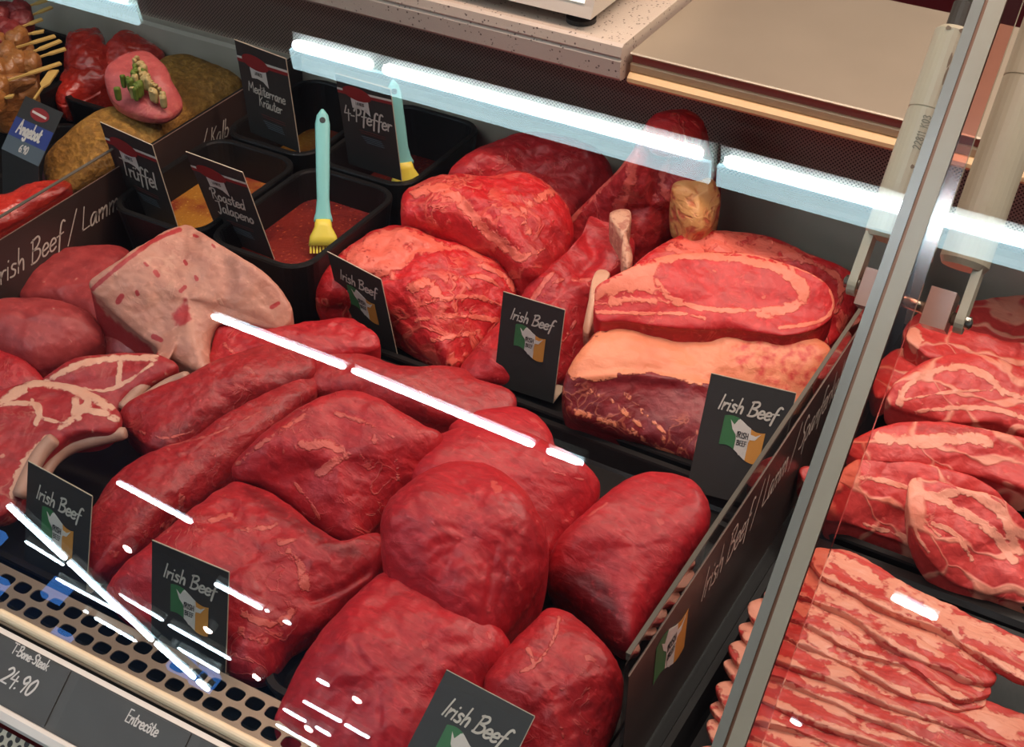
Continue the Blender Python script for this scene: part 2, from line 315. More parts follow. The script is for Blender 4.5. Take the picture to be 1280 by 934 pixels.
def blob(name,mat,outline,zf,zb,bulge,zbase=0.,sq=2.2,amp=.004,fr=16,wob=.0012,shrink=.25,n=176,m=40,mb=10,fat=[],fill=[],dark=[],darkf=[],dents=[],ang=0,parent=None,world=False,thick=None):
    """one piece of meat: a closed rounded body. outline = its contour, zf/zb = heights of the contour at its near and far end,
    bulge = how far the upper side swells, zbase = what it lies on"""
    if world: E=cr_closed(outline,n)
    else:
        o=cr_closed(outline,n); t=(o[:,1].max()-o[:,1])/(np.ptp(o[:,1])); t=t*t*(3-2*t)
        E=np.array([P(a,b,zf+(zb-zf)*tt) for (a,b),tt in zip(o,t)])
    C0=E.mean(0); nn=np.zeros(3)
    for i in range(n): nn+=np.cross(E[i]-C0,E[(i+1)%n]-C0)
    nn/=np.linalg.norm(nn)
    if nn[2]<0: E=E[::-1].copy(); nn=-nn
    sd=random.random()*50
    nz=lambda p,f: noise.fractal(Vector((p[0]*f+sd,p[1]*f,p[2]*f)),.8,2.1,4)
    rad=E-C0; rl=np.linalg.norm(rad,axis=1,keepdims=True)
    E=E+rad/rl*np.array([[wob*nz(e,45)] for e in E])
    V=[C0+nn*bulge]; rings=[]
    Ff=np.fft.rfft(E-C0,axis=0); Ff[4:]=0; LP=np.fft.irfft(Ff,n,axis=0)
    for i in range(1,m+1):
        s=i/m; rho=math.sin(s*math.pi/2); kk=rho**3
        rings.append(C0+rho*((E-C0)*kk+LP*(1-kk))+nn*bulge*(max(0,1-rho**sq))**(1/sq))
    for i in range(1,mb+1):
        s=i/mb; q=E*(1-shrink*s*s)+C0*shrink*s*s; q=q.copy(); ze=np.maximum(E[:,2],zbase+.001); zt=np.full(n,zbase) if thick is None else np.maximum(zbase,ze-thick); q[:,2]=ze+(zt-ze)*(1-(1-s)**1.8); rings.append(q)
    A=np.vstack([np.array(V)]+rings+[np.array([[C0[0],C0[1],zbase if thick is None else max(zbase,C0[2]-thick)]])])
    # relief
    topn=1+n*m; dn=np.array([nz(p,fr) for p in A[:topn]])
    wgt=np.ones(topn); 
    for k in range(3):
        wgt[1+n*(m-1-k):1+n*(m-k)]=(.15,.5,.8)[k]
    A[:topn]+=nn*(amp*dn*wgt)[:,None]
    Q=proj(A)
    for s in dents:
        d=dpoly(Q[:topn],cr_open(s[0],4)); A[:topn]-=nn*(s[2]*np.exp(-(d/s[1])**2)*np.minimum(1,wgt))[:,None]
    low=A[:,2]<zbase; A[low,2]=zbase
    F=[(0,1+k,1+(k+1)%n) for k in range(n)]
    R=m+mb
    for i in range(R-1):
        a=1+i*n
        F+=[(a+k,a+n+k,a+n+(k+1)%n,a+(k+1)%n) for k in range(n)]
    last=len(A)-1; a=1+(R-1)*n; F+=[(a+k,last,a+(k+1)%n) for k in range(n)]
    org=Vector((C0[0],C0[1],zbase)); M=Matrix.Translation(org)@Matrix.Rotation(ang,4,'Z')
    if parent is not None: Mi=(M).inverted(); PM=parent.matrix_basis.inverted()@M
    else: Mi=M.inverted(); PM=M
    Al=A@np.array(Mi.to_3x3()).T+np.array(Mi.translation)
    me=D.meshes.new(name); me.from_pydata(Al.tolist(),[],F); me.update(); me.polygons.foreach_set('use_smooth',[True]*len(F))
    fa=me.attributes.new('fat','FLOAT','POINT'); fa.data.foreach_set('value',mask(Q,fat,fill).astype(np.float32))
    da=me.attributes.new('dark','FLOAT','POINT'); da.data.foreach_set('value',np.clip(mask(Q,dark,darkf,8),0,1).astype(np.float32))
    return link(name,me,mat,parent,PM)
def piece(name,label,cat,mat,outline,zf,zb,bulge,group=None,**k):
    return tag(blob(name,mat,outline,zf,zb,bulge,**k),label,cat,group)

# ------------------------------------------------------------------ brush lettering drawn as strokes
GL={'I':(.24,[[(.1,0),(.14,1)]]),'r':(.36,[[(.05,.5),(.07,0)],[(.07,.25),(.18,.46),(.34,.45)]]),'i':(.2,[[(.08,.5),(.08,0)],[(.1,.72),(.11,.76)]]),
's':(.40,[[(.34,.45),(.16,.5),(.1,.36),(.3,.2),(.24,.02),(.02,.04)]]),'h':(.46,[[(.08,1),(.07,0)],[(.07,.28),(.22,.48),(.34,.4),(.36,0)]]),
'B':(.64,[[(.12,.98),(.1,0)],[(.02,.9),(.38,1),(.5,.82),(.36,.6),(.12,.52)],[(.12,.52),(.48,.46),(.55,.22),(.36,.02),(.05,0)]]),
'e':(.44,[[(.05,.24),(.36,.3),(.32,.47),(.17,.49),(.05,.3),(.08,.06),(.24,0),(.4,.1)]]),'f':(.38,[[(.46,.92),(.34,1),(.22,.82),(.16,.2),(.14,-.3)],[(0,.45),(.38,.5)]]),
'L':(.52,[[(.12,1),(.08,.03)],[(.08,.03),(.5,.06)]]),'a':(.5,[[(.38,.46),(.2,.5),(.05,.28),(.1,.02),(.26,.08),(.38,.44)],[(.38,.46),(.38,.06),(.46,0)]]),
'm':(.66,[[(.05,.5),(.06,0)],[(.06,.28),(.2,.48),(.29,.4),(.29,0)],[(.29,.28),(.44,.48),(.53,.4),(.55,0)]]),'n':(.46,[[(.05,.5),(.06,0)],[(.06,.26),(.22,.48),(.34,.4),(.35,0)]]),
'p':(.46,[[(.06,.5),(.05,-.36)],[(.06,.4),(.24,.5),(.39,.3),(.28,.02),(.07,.08)]]),'k':(.42,[[(.08,1),(.07,0)],[(.36,.5),(.1,.24)],[(.14,.27),(.38,0)]]),
'l':(.2,[[(.09,1),(.08,.1),(.14,0)]]),'S':(.54,[[(.5,.86),(.34,1),(.1,.82),(.2,.56),(.42,.36),(.32,.05),(.02,.08)]]),'/':(.5,[[(.46,1.12),(.0,-.2)]]),' ':(.3,[]),
'T':(.5,[[(-.05,1),(.55,1.0)],[(.25,1),(.24,0)]]),'u':(.46,[[(.06,.5),(.07,.1),(.2,0),(.36,.15)],[(.37,.5),(.37,0)]]),'o':(.44,[[(.2,.5),(.05,.3),(.12,.03),(.3,.06),(.36,.32),(.2,.5)]]),
't':(.34,[[(.14,.85),(.13,.1),(.24,0),(.32,.06)],[(0,.55),(.3,.57)]]),'d':(.5,[[(.38,.4),(.2,.5),(.05,.28),(.1,.02),(.26,.06),(.38,.3)],[(.39,1),(.39,0)]]),
'J':(.5,[[(.0,.92),(.42,1)],[(.32,.98),(.32,.1),(.2,-.25),(.03,-.1)]]),'M':(.78,[[(.04,0),(.12,.95)],[(.12,.95),(.36,.35)],[(.36,.35),(.6,.98)],[(.6,.98),(.68,0)]]),
'K':(.56,[[(.1,1),(.09,0)],[(.48,.95),(.12,.5)],[(.18,.56),(.5,0)]]),'P':(.54,[[(.12,1),(.12,0)],[(-.08,.7),(.05,.95),(.36,1),(.48,.78),(.34,.52),(.13,.5)]]),
'R':(.6,[[(.12,1),(.12,0)],[(-.06,.75),(.06,.97),(.38,1),(.46,.78),(.32,.55),(.13,.5)],[(.26,.52),(.52,0)]]),'4':(.5,[[(.14,.95),(.02,.4)],[(.02,.4),(.48,.44)],[(.32,.7),(.34,-.1)]]),
'-':(.34,[[(.04,.32),(.28,.34)]]),'A':(.6,[[(.0,0),(.28,1)],[(.28,1),(.54,0)],[(.1,.35),(.46,.36)]]),'g':(.48,[[(.38,.45),(.2,.5),(.05,.28),(.12,.03),(.28,.08),(.38,.42)],[(.38,.46),(.37,-.2),(.2,-.34),(.03,-.22)]]),
'b':(.46,[[(.07,1),(.07,0)],[(.07,.38),(.24,.5),(.39,.3),(.3,.02),(.08,.05)]]),'y':(.44,[[(.04,.5),(.2,.05)],[(.38,.5),(.1,-.34)]]),'c':(.4,[[(.36,.42),(.2,.5),(.05,.28),(.12,.03),(.34,.06)]]),
'E':(.5,[[(.44,1),(.1,1)],[(.1,1),(.1,0)],[(.1,0),(.46,0)],[(.1,.52),(.4,.52)]]),'F':(.48,[[(.44,1),(.1,1)],[(.1,1),(.1,0)],[(.1,.52),(.38,.52)]]),'H':(.58,[[(.1,1),(.1,0)],[(.46,1),(.46,0)],[(.1,.52),(.46,.52)]]),
'2':(.5,[[(.05,.8),(.22,1),(.42,.8),(.3,.45),(.04,.02)],[(.04,.02),(.46,.02)]]),'9':(.5,[[(.4,.75),(.22,.98),(.06,.75),(.2,.5),(.4,.7)],[(.4,.8),(.34,0)]]),'0':(.5,[[(.22,1),(.05,.6),(.12,.08),(.3,.05),(.42,.5),(.36,.9),(.22,1)]]),
'8':(.5,[[(.24,.52),(.08,.75),(.24,1),(.4,.75),(.24,.52),(.05,.25),(.24,0),(.43,.25),(.24,.52)]]),'1':(.3,[[(.02,.8),(.16,1)],[(.16,1),(.14,0)]]),'3':(.46,[[(.05,.9),(.25,1),(.38,.78),(.2,.55)],[(.2,.55),(.42,.3),(.28,.02),(.02,.08)]]),
'6':(.5,[[(.4,.95),(.15,.7),(.05,.25),(.2,0),(.4,.15),(.36,.45),(.1,.42)]]),'.':(.2,[[(.06,.0),(.09,.04)]]),'N':(.62,[[(.1,0),(.1,1)],[(.1,1),(.48,0)],[(.48,0),(.48,1)]])}
for c,b in (('ü','u'),('ä','a')): GL[c]=(GL[b][0],GL[b][1]+[[(.1,.7),(.12,.74)],[(.28,.72),(.3,.76)]])
GL['ô']=(GL['o'][0],GL['o'][1]+[[(.08,.64),(.2,.78)],[(.2,.78),(.33,.66)]])
def text(g,s,h,wd,x=0,z=0,y=0,slant=.18,m=0,ex=1.0,center=False,sp=0):
    "brush strokes lying on the plane y, reading along +x; h = cap height; returns the advance"
    tot=sum(GL[c][0]+sp for c in s)*h*ex
    if center: x-=tot/2
    for c in s:
        wg,st=GL[c]
        for p in st:
            q=cr_open([(a+b*slant,b) for a,b in p],5) if len(p)>2 else np.array([(a+b*slant,b) for a,b in p],float)
            q=q*h; q[:,0]*=ex; V=[];nq=len(q)
            for i in range(nq):
                d=q[min(i+1,nq-1)]-q[max(i-1,0)]; d=d/(np.linalg.norm(d)+1e-9); nrm=np.array([-d[1],d[0]]); e=wd*(.5 if 0<i<nq-1 else .36)
                pp=q[i].copy()
                if i==0: pp=pp-d*wd*.3
                if i==nq-1: pp=pp+d*wd*.3
                for sgn in (1,-1): V.append((x+pp[0]+sgn*nrm[0]*e,y,z+pp[1]+sgn*nrm[1]*e))
            g.add(V,[(2*i+1,2*i+3,2*i+2,2*i) for i in range(nq-1)],m)
        x+=(wg+sp)*h*ex
    return x
def poly(g,pts,y,m=0,th=.0002): g.prism([(a,y,b) for a,b in pts],(0,th,0),m)
def flag(parent,w,h,x0,z0,y):
    "a waving flag with a bull's head between green and orange"
    g=G(); top=lambda u: z0+h*(1-.22*u+.10*math.sin(u*6.0)); bot=lambda u: z0+h*(.08-.22*u+.12*math.sin(u*5.6+.4))
    o=Vector((0,0,0)); fl=D.objects.new('flag_emblem',None); COL.objects.link(fl); fl.parent=parent
    def band(u0,u1,mt,yy,nm):
        us=[u0+(u1-u0)*k/6 for k in range(7)]; g=G(); poly(g,[(x0+w*u,bot(u)) for u in us]+[(x0+w*u,top(u)) for u in us[::-1]],yy); return g.build(nm,mt,fl,origin=o)
    band(0,.36,GRN,y,'green_band'); band(.36,.66,FWH,y,'white_band'); band(.66,1,ORG,y,'orange_band')
    U=lambda L: [(x0+w*a,z0+h*b) for a,b in L]
    g=G(); poly(g,U([(.34,.98),(.66,.80),(.68,.62),(.80,.60),(.92,.70),(.80,.48),(.68,.46),(.60,.08),(.50,-.06),(.42,.06),(.34,.52),(.24,.66),(.16,.92),(.26,.80)]),y-.0003); g.build('bull_head',FWH,fl,origin=o)
    g=G(); text(g,'IRISH',h*.17,h*.032,x0+w*.50,z0+h*.46,y-.0006,0,0,.95,True); text(g,'BEEF',h*.14,h*.03,x0+w*.51,z0+h*.24,y-.0006,0,0,1.0,True); g.build('small_lettering',DKP,fl,origin=o)
    return fl
def cardframe(name,TL,TR,BLp,zt):
    T=P(*TL,zt); T2=P(*TR,zt); u=T2-T; w=np.linalg.norm(u); u/=w
    r=RW@np.array([BLp[0]-CX,BLp[1]-CY,FPX]); B=CAM+r*(((T-CAM)@u)/(r@u)); v=T-B; h=np.linalg.norm(v); v/=h; nrm=np.cross(u,v)  # towards viewer = -(inward)
    inn=-nrm if nrm[1]<0 else nrm
    B0=B+u*w/2
    M=Matrix(((u[0],inn[0],v[0],B0[0]),(u[1],inn[1],v[1],B0[1]),(u[2],inn[2],v[2],B0[2]),(0,0,0,1)))
    print('card',name,'w%.3f h%.3f zbottom %.3f tilt %.1f'%(w,h,B[2],math.degrees(math.asin(inn[2]*-1))))
    e=empty(name,mw=M); e.matrix_basis=M; return e,w,h
def cardbody(e,w,h,foot=True,back=.0008):
    g=G(); g.box((-w/2,0,0),(w/2,back,h)); g.build('card',CARD,e,origin=Vector((0,0,0)))
    g=G(); g.box((-w/2,-.0001,h),(w/2,back,h+.0007)); g.box((w/2,-.0001,0),(w/2+.0004,back,h)); g.build('cut_edge',CARDE,e,origin=Vector((0,0,0)))
    if foot:
        g=G(); g.prism([(-w/2,.001,0),(w/2,.001,0),(w/2,.028,.006),(-w/2,.028,.006)],(0,0,.0006)); g.build('folded_foot',CARDE,e,origin=Vector((0,0,0)))
def irish(label,TL,TR,BLp,zt,group='irish beef sign cards',fx=.0):
    e,w,h=cardframe('sign_card',TL,TR,BLp,zt); tag(e,label,'sign',group)
    cardbody(e,w,h); g=G(); s=.0135*w/.075
    text(g,'Irish Beef',s,s*.135,0,h-.0285*w/.075,-.0006,.22,0,1.0,True); g.build('lettering',CHK,e,origin=Vector((0,0,0)))
    flag(e,w*.50,w*.40,-w*.24,h-w*.84,-.0005); return e
def spice(label,TL,TR,BLp,zt,lines,sz,group='marinade sign cards'):
    e,w,h=cardframe('sign_card',TL,TR,BLp,zt); tag(e,label,'sign',group); cardbody(e,w,h,False)
    o=Vector((0,0,0)); g=G(); k=w/.075; y=-.0005
    # red and white band, red oval, white pennant
    poly(g,[(-w/2,h-.0235*k),(w/2,h-.0195*k),(w/2,h-.0155*k),(-w/2,h-.0195*k)],y,1); poly(g,[(-w/2,h-.0195*k),(w/2,h-.0155*k),(w/2,h-.0130*k),(-w/2,h-.0170*k)],y,0)
    poly(g,[(-.020*k,h-.021*k),(.004*k,h-.021*k),(.005*k,h-.044*k),(-.002*k,h-.0385*k),(-.010*k,h-.037*k),(-.019*k,h-.0385*k)],y-.0002,0)
    poly(g,[(-.010*k+.0195*k*math.cos(a),h-.0185*k+.0085*k*math.sin(a)-.0012*k*math.cos(a)) for a in [2*math.pi*i/28 for i in range(28)]],y-.0005,1)
    text(g,'LAFINESS',.0040*k,.0006*k,-.0075*k,h-.033*k,y-.0006,0,2,.72,True); g.build('emblem',[FWH,REDP,DKP],e,origin=o)
    g=G(); z=h-.056*k
    for i,l in enumerate(lines): text(g,l,sz*k,sz*k*.12,0+i*.003,z-i*sz*k*1.12,y-.0002,.15,0,.92,True)
    z2=z-(len(lines)-1)*sz*k*1.12-.011*k
    g.build('lettering',CHK,e,origin=o); g=G()
    for i in range(2): g.box((-.014*k+.002*i,y-.0002,z2-i*.0028*k),(.022*k,y,z2-i*.0028*k+.0009*k),1)
    for i in range(4): g.box((-.012*k+.002*i,y-.0002,z2-.0075*k-i*.0024*k),(.016*k+.001*i,y,z2-.0075*k-i*.0024*k+.0008*k),0)
    g.build('small_print',[TLP,DRP],e,origin=o); return e
# ================================================================== THE SETTING
def struct(g,name,mat,label=None,smooth=False):
    o=g.build(name,mat,smooth=smooth); o['kind']='structure'
    if label: o['label']=label
    return o
g=G(); g.box((-9,-8,-.92),(6,8,-.9)); struct(g,'floor',REDF)
g=G(); g.box((-9,-8,3.9),(6,8,4.0)); struct(g,'ceiling',plain('ceiling_grey',(120,124,128),.9))
g=G(); g.box((-9,-7.3,-.9),(6,-7.2,3.9)); struct(g,'wall_front',plain('wall_blue_grey',(92,112,130),.8))
g=G(); g.box((-9,4.6,-.9),(6,4.7,3.9)); struct(g,'wall_back',REDF)
# ceiling lamps seen mirrored in the counter glass
def lamp(a,b,label,wide=False,grp='strip lamps hanging over the shop',tube=True,rad=.012,ext=0,z=2.3):
    A=Vector((a[0],a[1],z));B=Vector((b[0],b[1],z)); e=empty('strip_lamp',(A+B)/2); tag(e,label,'lamp',grp); o=(A+B)/2
    d=(B-A).normalized(); s=Vector((-d.y,d.x,0)); 
    if s.y>0: s=-s
    g=G(); q=[A-d*ext-s*rad*1.6,B+d*ext-s*rad*1.6,B+d*ext+s*(.088 if wide else rad*1.6),A-d*ext+s*(.088 if wide else rad*1.6)]
    g.prism([p-o+Vector((0,0,rad*1.3)) for p in q],(0,0,.03)); g.build('housing',WHITE,e,origin=Vector((0,0,0)))
    if wide:
        g=G(); q=[A-d*ext+s*rad*1.3,B+d*ext+s*rad*1.3,B+d*ext+s*.084,A-d*ext+s*.084]; g.prism([p-o+Vector((0,0,-.002)) for p in q],(0,0,.012)); g.build('reflector',DIFF,e,origin=Vector((0,0,0)))
    if tube:
        g=G(); g.tube([A-o,A-o+d*.012,B-o-d*.012,B-o],[rad*.6,rad,rad,rad*.6],12); g.build('tube',TUBE if wide else TUB2,e,True,origin=Vector((0,0,0)))
    return e
for i,(x0,x1) in enumerate(((-3.6,-2.98),(-2.37,-2.11),(-2.07,-1.14),(-1.08,-.60),(-.59,-.2))):
    lamp((x0,-.73),(x1,-.73),('leftmost pale blue lit strip reflected at the top left corner','short bright strip lamp mirrored beside the herb sign','longest bright strip lamp mirrored above the brush','bright strip lamp mirrored over the rear tray and left strut','bright strip lamp mirrored across the right strut')[i],True,'bright strip lamps of the nearest row',True,.016,.02)
for i,(a,b) in enumerate((((-3.03,-2.03),(-2.45,-2.04)),((-2.42,-2.04),(-1.71,-2.08)),((-1.66,-2.08),(-1.53,-2.08)),((-.5,-2.16),(-.36,-2.18)))):
    lamp(a,b,('bright strip lamp mirrored on the white fat slab','bright strip lamp mirrored over the middle fillet','short strip lamp stub mirrored beside the dark ledge','short strip lamp mirrored on the pork belly slices')[i],False,'strip lamps of the second row',rad=.011)
SEG=[((-5.00,-4.48),(-4.75,-4.54)), ((-4.88,-4.74),(-4.36,-4.78)), ((-4.77,-4.97),(-4.74,-4.97)), ((-4.70,-4.99),(-4.41,-5.03)), ((-4.38,-4.57),(-4.09,-4.62)), ((-4.06,-4.64),(-3.67,-4.69)), ((-4.13,-4.87),(-4.10,-4.86)), ((-4.07,-4.86),(-3.80,-4.90)), ((-3.08,-4.45),(-3.01,-4.46)), ((-3.23,-4.76),(-3.00,-4.78)), ((-2.98,-4.79),(-2.84,-4.81)), ((-3.40,-4.96),(-3.26,-4.98)), ((-3.20,-4.98),(-3.11,-5.00)), ((-3.50,-5.19),(-3.25,-5.22)), ((-3.99,-3.46),(-3.57,-3.52)), ((-3.57,-3.98),(-3.30,-4.01)), ((-3.28,-4.01),(-3.26,-4.01)), ((-3.18,-4.03),(-3.14,-4.03)), ((-4.61,-3.74),(-4.34,-4.01)), ((-4.33,-4.02),(-3.93,-4.43)), ((-3.92,-4.44),(-3.72,-4.62)), ((-3.71,-4.63),(-3.65,-4.68)), ((-0.76,-3.05),(-0.72,-3.06))]
LL=['thin far lamp mirrored nearest above the slanting row at the left','thin far lamp mirrored under the far left sign card','tiny lamp stub mirrored left of the white card foot','thin far lamp mirrored on the white card foot','thin far lamp mirrored left of the front left sign card','long thin far lamp mirrored across the flag of the front left sign card','tiny lamp stub mirrored low on the front left sign card','thin far lamp mirrored low on the front left sign card','short lamp stub mirrored high on the smooth front roast','longest far lamp mirrored on the smooth front roast','far lamp mirrored on the smooth roast next to the bottom sign card','far lamp mirrored at the left flank of the smooth front roast','short lamp mirrored between the others on the smooth front roast','far lamp mirrored in the bottom left corner of the smooth roast','far lamp mirrored on the long fillet behind the far left sign card','far lamp mirrored at the right edge of the front left sign card','tiny lamp stub mirrored right of the front left sign card','second tiny lamp stub mirrored on the large raw joint','slanting','slanting','slanting','slanting','tiny lamp stub mirrored on the pork belly slices']
SL2=['uppermost slanting lamp mirrored in the lower left glass','second slanting lamp mirrored in the lower left glass','third slanting lamp mirrored in the lower left glass','lowest short slanting lamp mirrored beside the slotted rim']
for i,(a,b) in enumerate(SEG):
    if 18<=i<=21: lamp(a,b,SL2[i-18],False,'slanting row of far strip lamps',rad=.013,z=2.1)
    else: lamp(a,b,LL[i],False,'far strip lamps mirrored in the front glass',rad=.007 if i not in (14,15) else .010)
for i,(x,y) in enumerate([(-4.13,-4.04),(-3.76,-4.49),(-3.52,-4.75),(-3.26,-5.05),(-2.85,-4.47)]):
    e=empty('spot_lamp',(x,y,2.3)); tag(e,'small round spot lamp mirrored '+('on the long fillet at the left','on the front left sign card','at the lower tip of the large raw joint','on the left flank of the smooth front roast','in the middle of the smooth front roast')[i],'lamp','round spot lamps')
    g=G(); g.tube([(0,0,.002),(0,0,.05)],[.034,.03],16); g.build('housing',WHITE,e,origin=Vector((0,0,0)))
    g=G(); g.tube([(0,0,-.004),(0,0,.002)],[.022,.026],16); g.build('lens',SPOT,e,origin=Vector((0,0,0)))
for i,(x0,z0,w_,h_) in enumerate(((-7.2,2.85,.30,.34),(-6.8,2.66,.22,.22),(-6.3,2.9,.16,.16),(-6.0,2.6,.14,.14),(-5.12,2.84,.16,.12),(-4.92,2.82,.17,.13))):
    g=G(); g.box((x0,-6.56,z0),(x0+w_,-6.5,z0+h_)); b=g.build('blue_glow_panel',BLU); tag(b,'added blue glowing panel mirrored '+('at the left frame edge','above the slotted rim near the left edge','left of the far left sign card foot','under the far left sign card','left under the front left sign card','right under the front left sign card')[i],'sign','added blue glow panels')  # glowing panels added out of view to put blue reflections into the glass
BLU.node_tree.nodes['Principled BSDF'].inputs['Emission Strength'].default_value=5

# ------------------------------------------------------------------ the counter
g=G(); g.box((-2.1,.55,-.05),(1.1,1.335,-.006)); struct(g,'trim_1',BLK,'black base on which the trays stand')
g=G(); g.box((-2.1,.486,-.05),(1.1,.55,-.012)); g.box((-2.1,.534,-.012),(1.1,.538,.034)); struct(g,'trim_2',plain('dark_channel',(30,29,28),.5),'dark air channel under the slotted rim')
def grille():
    g=G(); pit=.0185; rw=.0165; z=.036; th=.0012
    angs=sorted(set([2*math.pi*k/16 for k in range(16)]+[math.atan2(s*rw,c*pit)%(2*math.pi) for s in (1,-1) for c in (1,-1)])); n=len(angs)
    for r in range(2):
        yc=.5005+rw*(r+.5); y_off=0
        for c in range(160):
            xc=-1.9+pit*(c+.5*r)
            I=[];O=[]
            for a in angs:
                ca,sa=math.cos(a),math.sin(a); t=min(pit/2/max(abs(ca),1e-6),rw/2/max(abs(sa),1e-6)); O.append((xc+ca*t,yc+sa*t,z))
                ex=.0077;ey=.0057; k=(abs(ca/ex)**3.2+abs(sa/ey)**3.2)**(-1/3.2); I.append((xc+ca*k,yc+sa*k,z))
            V=O+I+[(p[0],p[1],z-th) for p in I]
            g.add(V,[(i,(i+1)%n,n+(i+1)%n,n+i) for i in range(n)]+[(n+i,n+(i+1)%n,2*n+(i+1)%n,2*n+i) for i in range(n)])
    g.box((-1.9,.5335,z-th),(1.06,.537,z)); g.box((-1.9,.488,z-th),(1.06,.5005,z))
    o=g.build('slotted_rim',RIM); return tag(o,'beige metal rim with two rows of oblong air slots','grille')
grille()
g=G(); g.tube([(-.757,.4935,.0385),(-.755,.4935,.0385),(1.05,.4935,.0385),(1.052,.4935,.0385)],[.003,.0042,.0042,.003],14); g.add([],[])
g.box((-.757,.4805,.031),(1.05,.4855,.0345),1); e=g.build('glass_rail',[CREAM,WHITE]); tag(e,'cream double rail along the front edge of the glass','rail')
g=G(); g.cbox((-1.9,.486,.037),(-.765,.502,.0425),.002); tag(g.build('glass_rail',CREAM),'cream rail continuing past the joint at the far left','rail')
# price rail with its black cards
pu=Vector((0,.036,.028)).normalized(); pn=Vector((0,-.028,.036)).normalized(); P0=Vector((0,.442,.008))
def prf(x): return Matrix(((1,0,0,x),(0,-pn.y,pu.y,P0.y),(0,-pn.z,pu.z,P0.z),(0,0,0,1)))
rail=empty('price_rail',mw=prf(-.4)); rail.matrix_basis=prf(-.4); tag(rail,'dark slanted price rail with a white lower lip','rail')
z0=Vector((0,0,0))
g=G(); g.box((-1.4,.0015,-.001),(1.4,.005,.047)); g.build('backing',plain('rail_backing',(74,72,66),.4),rail,origin=z0)
g=G(); g.cbox((-1.4,-.004,-.012),(1.4,.004,-.001),.0025); g.build('lower_lip',WHITE,rail,origin=z0)
for i,(x0,x1,nm,pr) in enumerate(((-.765,-.665,'T-Bone-Steak','24.90'),(-.655,-.545,'Entrecôte',''),(-.535,-.43,'',''))):
    e=empty('price_card',mw=prf((x0+x1)/2)); e.matrix_basis=prf((x0+x1)/2); tag(e,('dark price card reading T-Bone-Steak on the front rail','dark price card reading Entrecôte on the front rail','plain dark price card to the right on the front rail')[i],'price card','price cards')
    g=G(); g.box((-(x1-x0)/2,.0004,.001),((x1-x0)/2,.0013,.046)); g.build('card',plain('price_card_grey',(76,74,68),.45,var=.3),e,origin=z0)
    if nm:
        g=G(); text(g,nm,(.0082,.0098)[i],.0013,(-.008,-.002)[i],(.038,.0325)[i],.0001,.1,0,.86); 
        if i==0: text(g,pr,.0135,.0018,-.006,.0150,.0001,.25,0,1.1)
        g.build('lettering',FWH,e,origin=z0)
g=G(); g.prism([(-1.8,.434,-.010),(-1.8,.30,-.11),(-1.8,.30,-.30),(-1.8,.434,-.30)],(2.8,0,0)); tag(g.build('front_panel',PERF2),'perforated beige panel below the price rail','panel')
# back wall of the case
g=G(); g.box((-2.1,1.335,.105),(1.1,1.345,.262)); tag(g.build('back_panel',PERF),'grey-brown perforated panel at the back of the case','panel')
g=G(); g.cbox((-2.1,1.318,-.006),(1.1,1.345,.108),.004); tag(g.build('back_panel',CASE),'plain dark grey lower panel behind the rear trays','panel')
# worktop
g=G(); pr=[(1.1895,.266),(1.1895,.284),(1.192,.286),(1.1895,.289),(1.1915,.2985),(1.195,.301),(1.62,.301),(1.62,.262),(1.2,.262),(1.192,.263)]
g.prism([(-2.1,a,b) for a,b in pr],(1.542,0,0)); tag(g.build('worktop',GRA),'pale speckled stone worktop carrying the scale','worktop')
e=empty('steel_shelf',(.25,1.33,.257)); tag(e,'brushed steel shelf plate to the right of the stone worktop','shelf'); o=Vector((.25,1.33,.257))
def part(g,name,mat,e,smooth=False):
    l=Vector(e.matrix_basis.translation); g.V=[v-l for v in g.V]; return g.build(name,mat,e,smooth,origin=z0)
g=G(); g.cbox((-.553,1.2,.2885),(1.1,1.457,.2915),.0012); part(g,'plate',INOX,e)
g=G(); g.box((-.553,1.206,.279),(1.1,1.44,.288)); part(g,'gap_reflection',plain('gap_reflection_red',(168,84,70),.4),e)  # fills the gap under the plate; its dark red reflection is in the colour
g=G(); g.cbox((-.553,1.202,.2705),(1.1,1.44,.279),.001); part(g,'ledge',plain('ledge_tan',(190,160,124),.4),e)
g=G(); g.cbox((-.553,1.196,.258),(1.1,1.40,.2700),.004); part(g,'lower_profile',plain('profile_lit_beige',(236,200,146),.35),e)  # warm lamp glow on the profile is put into its beige
# scale
e=empty('counter_scale',(-.78,1.38,.301)); tag(e,'white counter scale with a lit display standing on the stone worktop','scale')
g=G(); g.prism([(-1.0,1.200,.3155),(-1.0,1.205,.326),(-1.0,1.232,.40),(-1.0,1.5,.40),(-1.0,1.5,.3155)],(.402,0,0)); part(g,'body',plain('scale_body',(206,196,180),.4),e)
g=G(); g.prism([(-.97,1.2055,.3285),(-.97,1.2295,.398),(-.97,1.2285,.398),(-.97,1.2045,.3285)],(.362,0,0)); part(g,'display',plain('lit_display',(240,240,232),emit=.9),e)
for x in (-.62,-.97):
    g=G(); g.tube([(x,1.223,.3012),(x,1.223,.306),(x,1.223,.307),(x,1.223,.316)],[.0155,.0155,.008,.008],20); part(g,'foot',plain('rubber_foot',(42,38,34),.6),e)
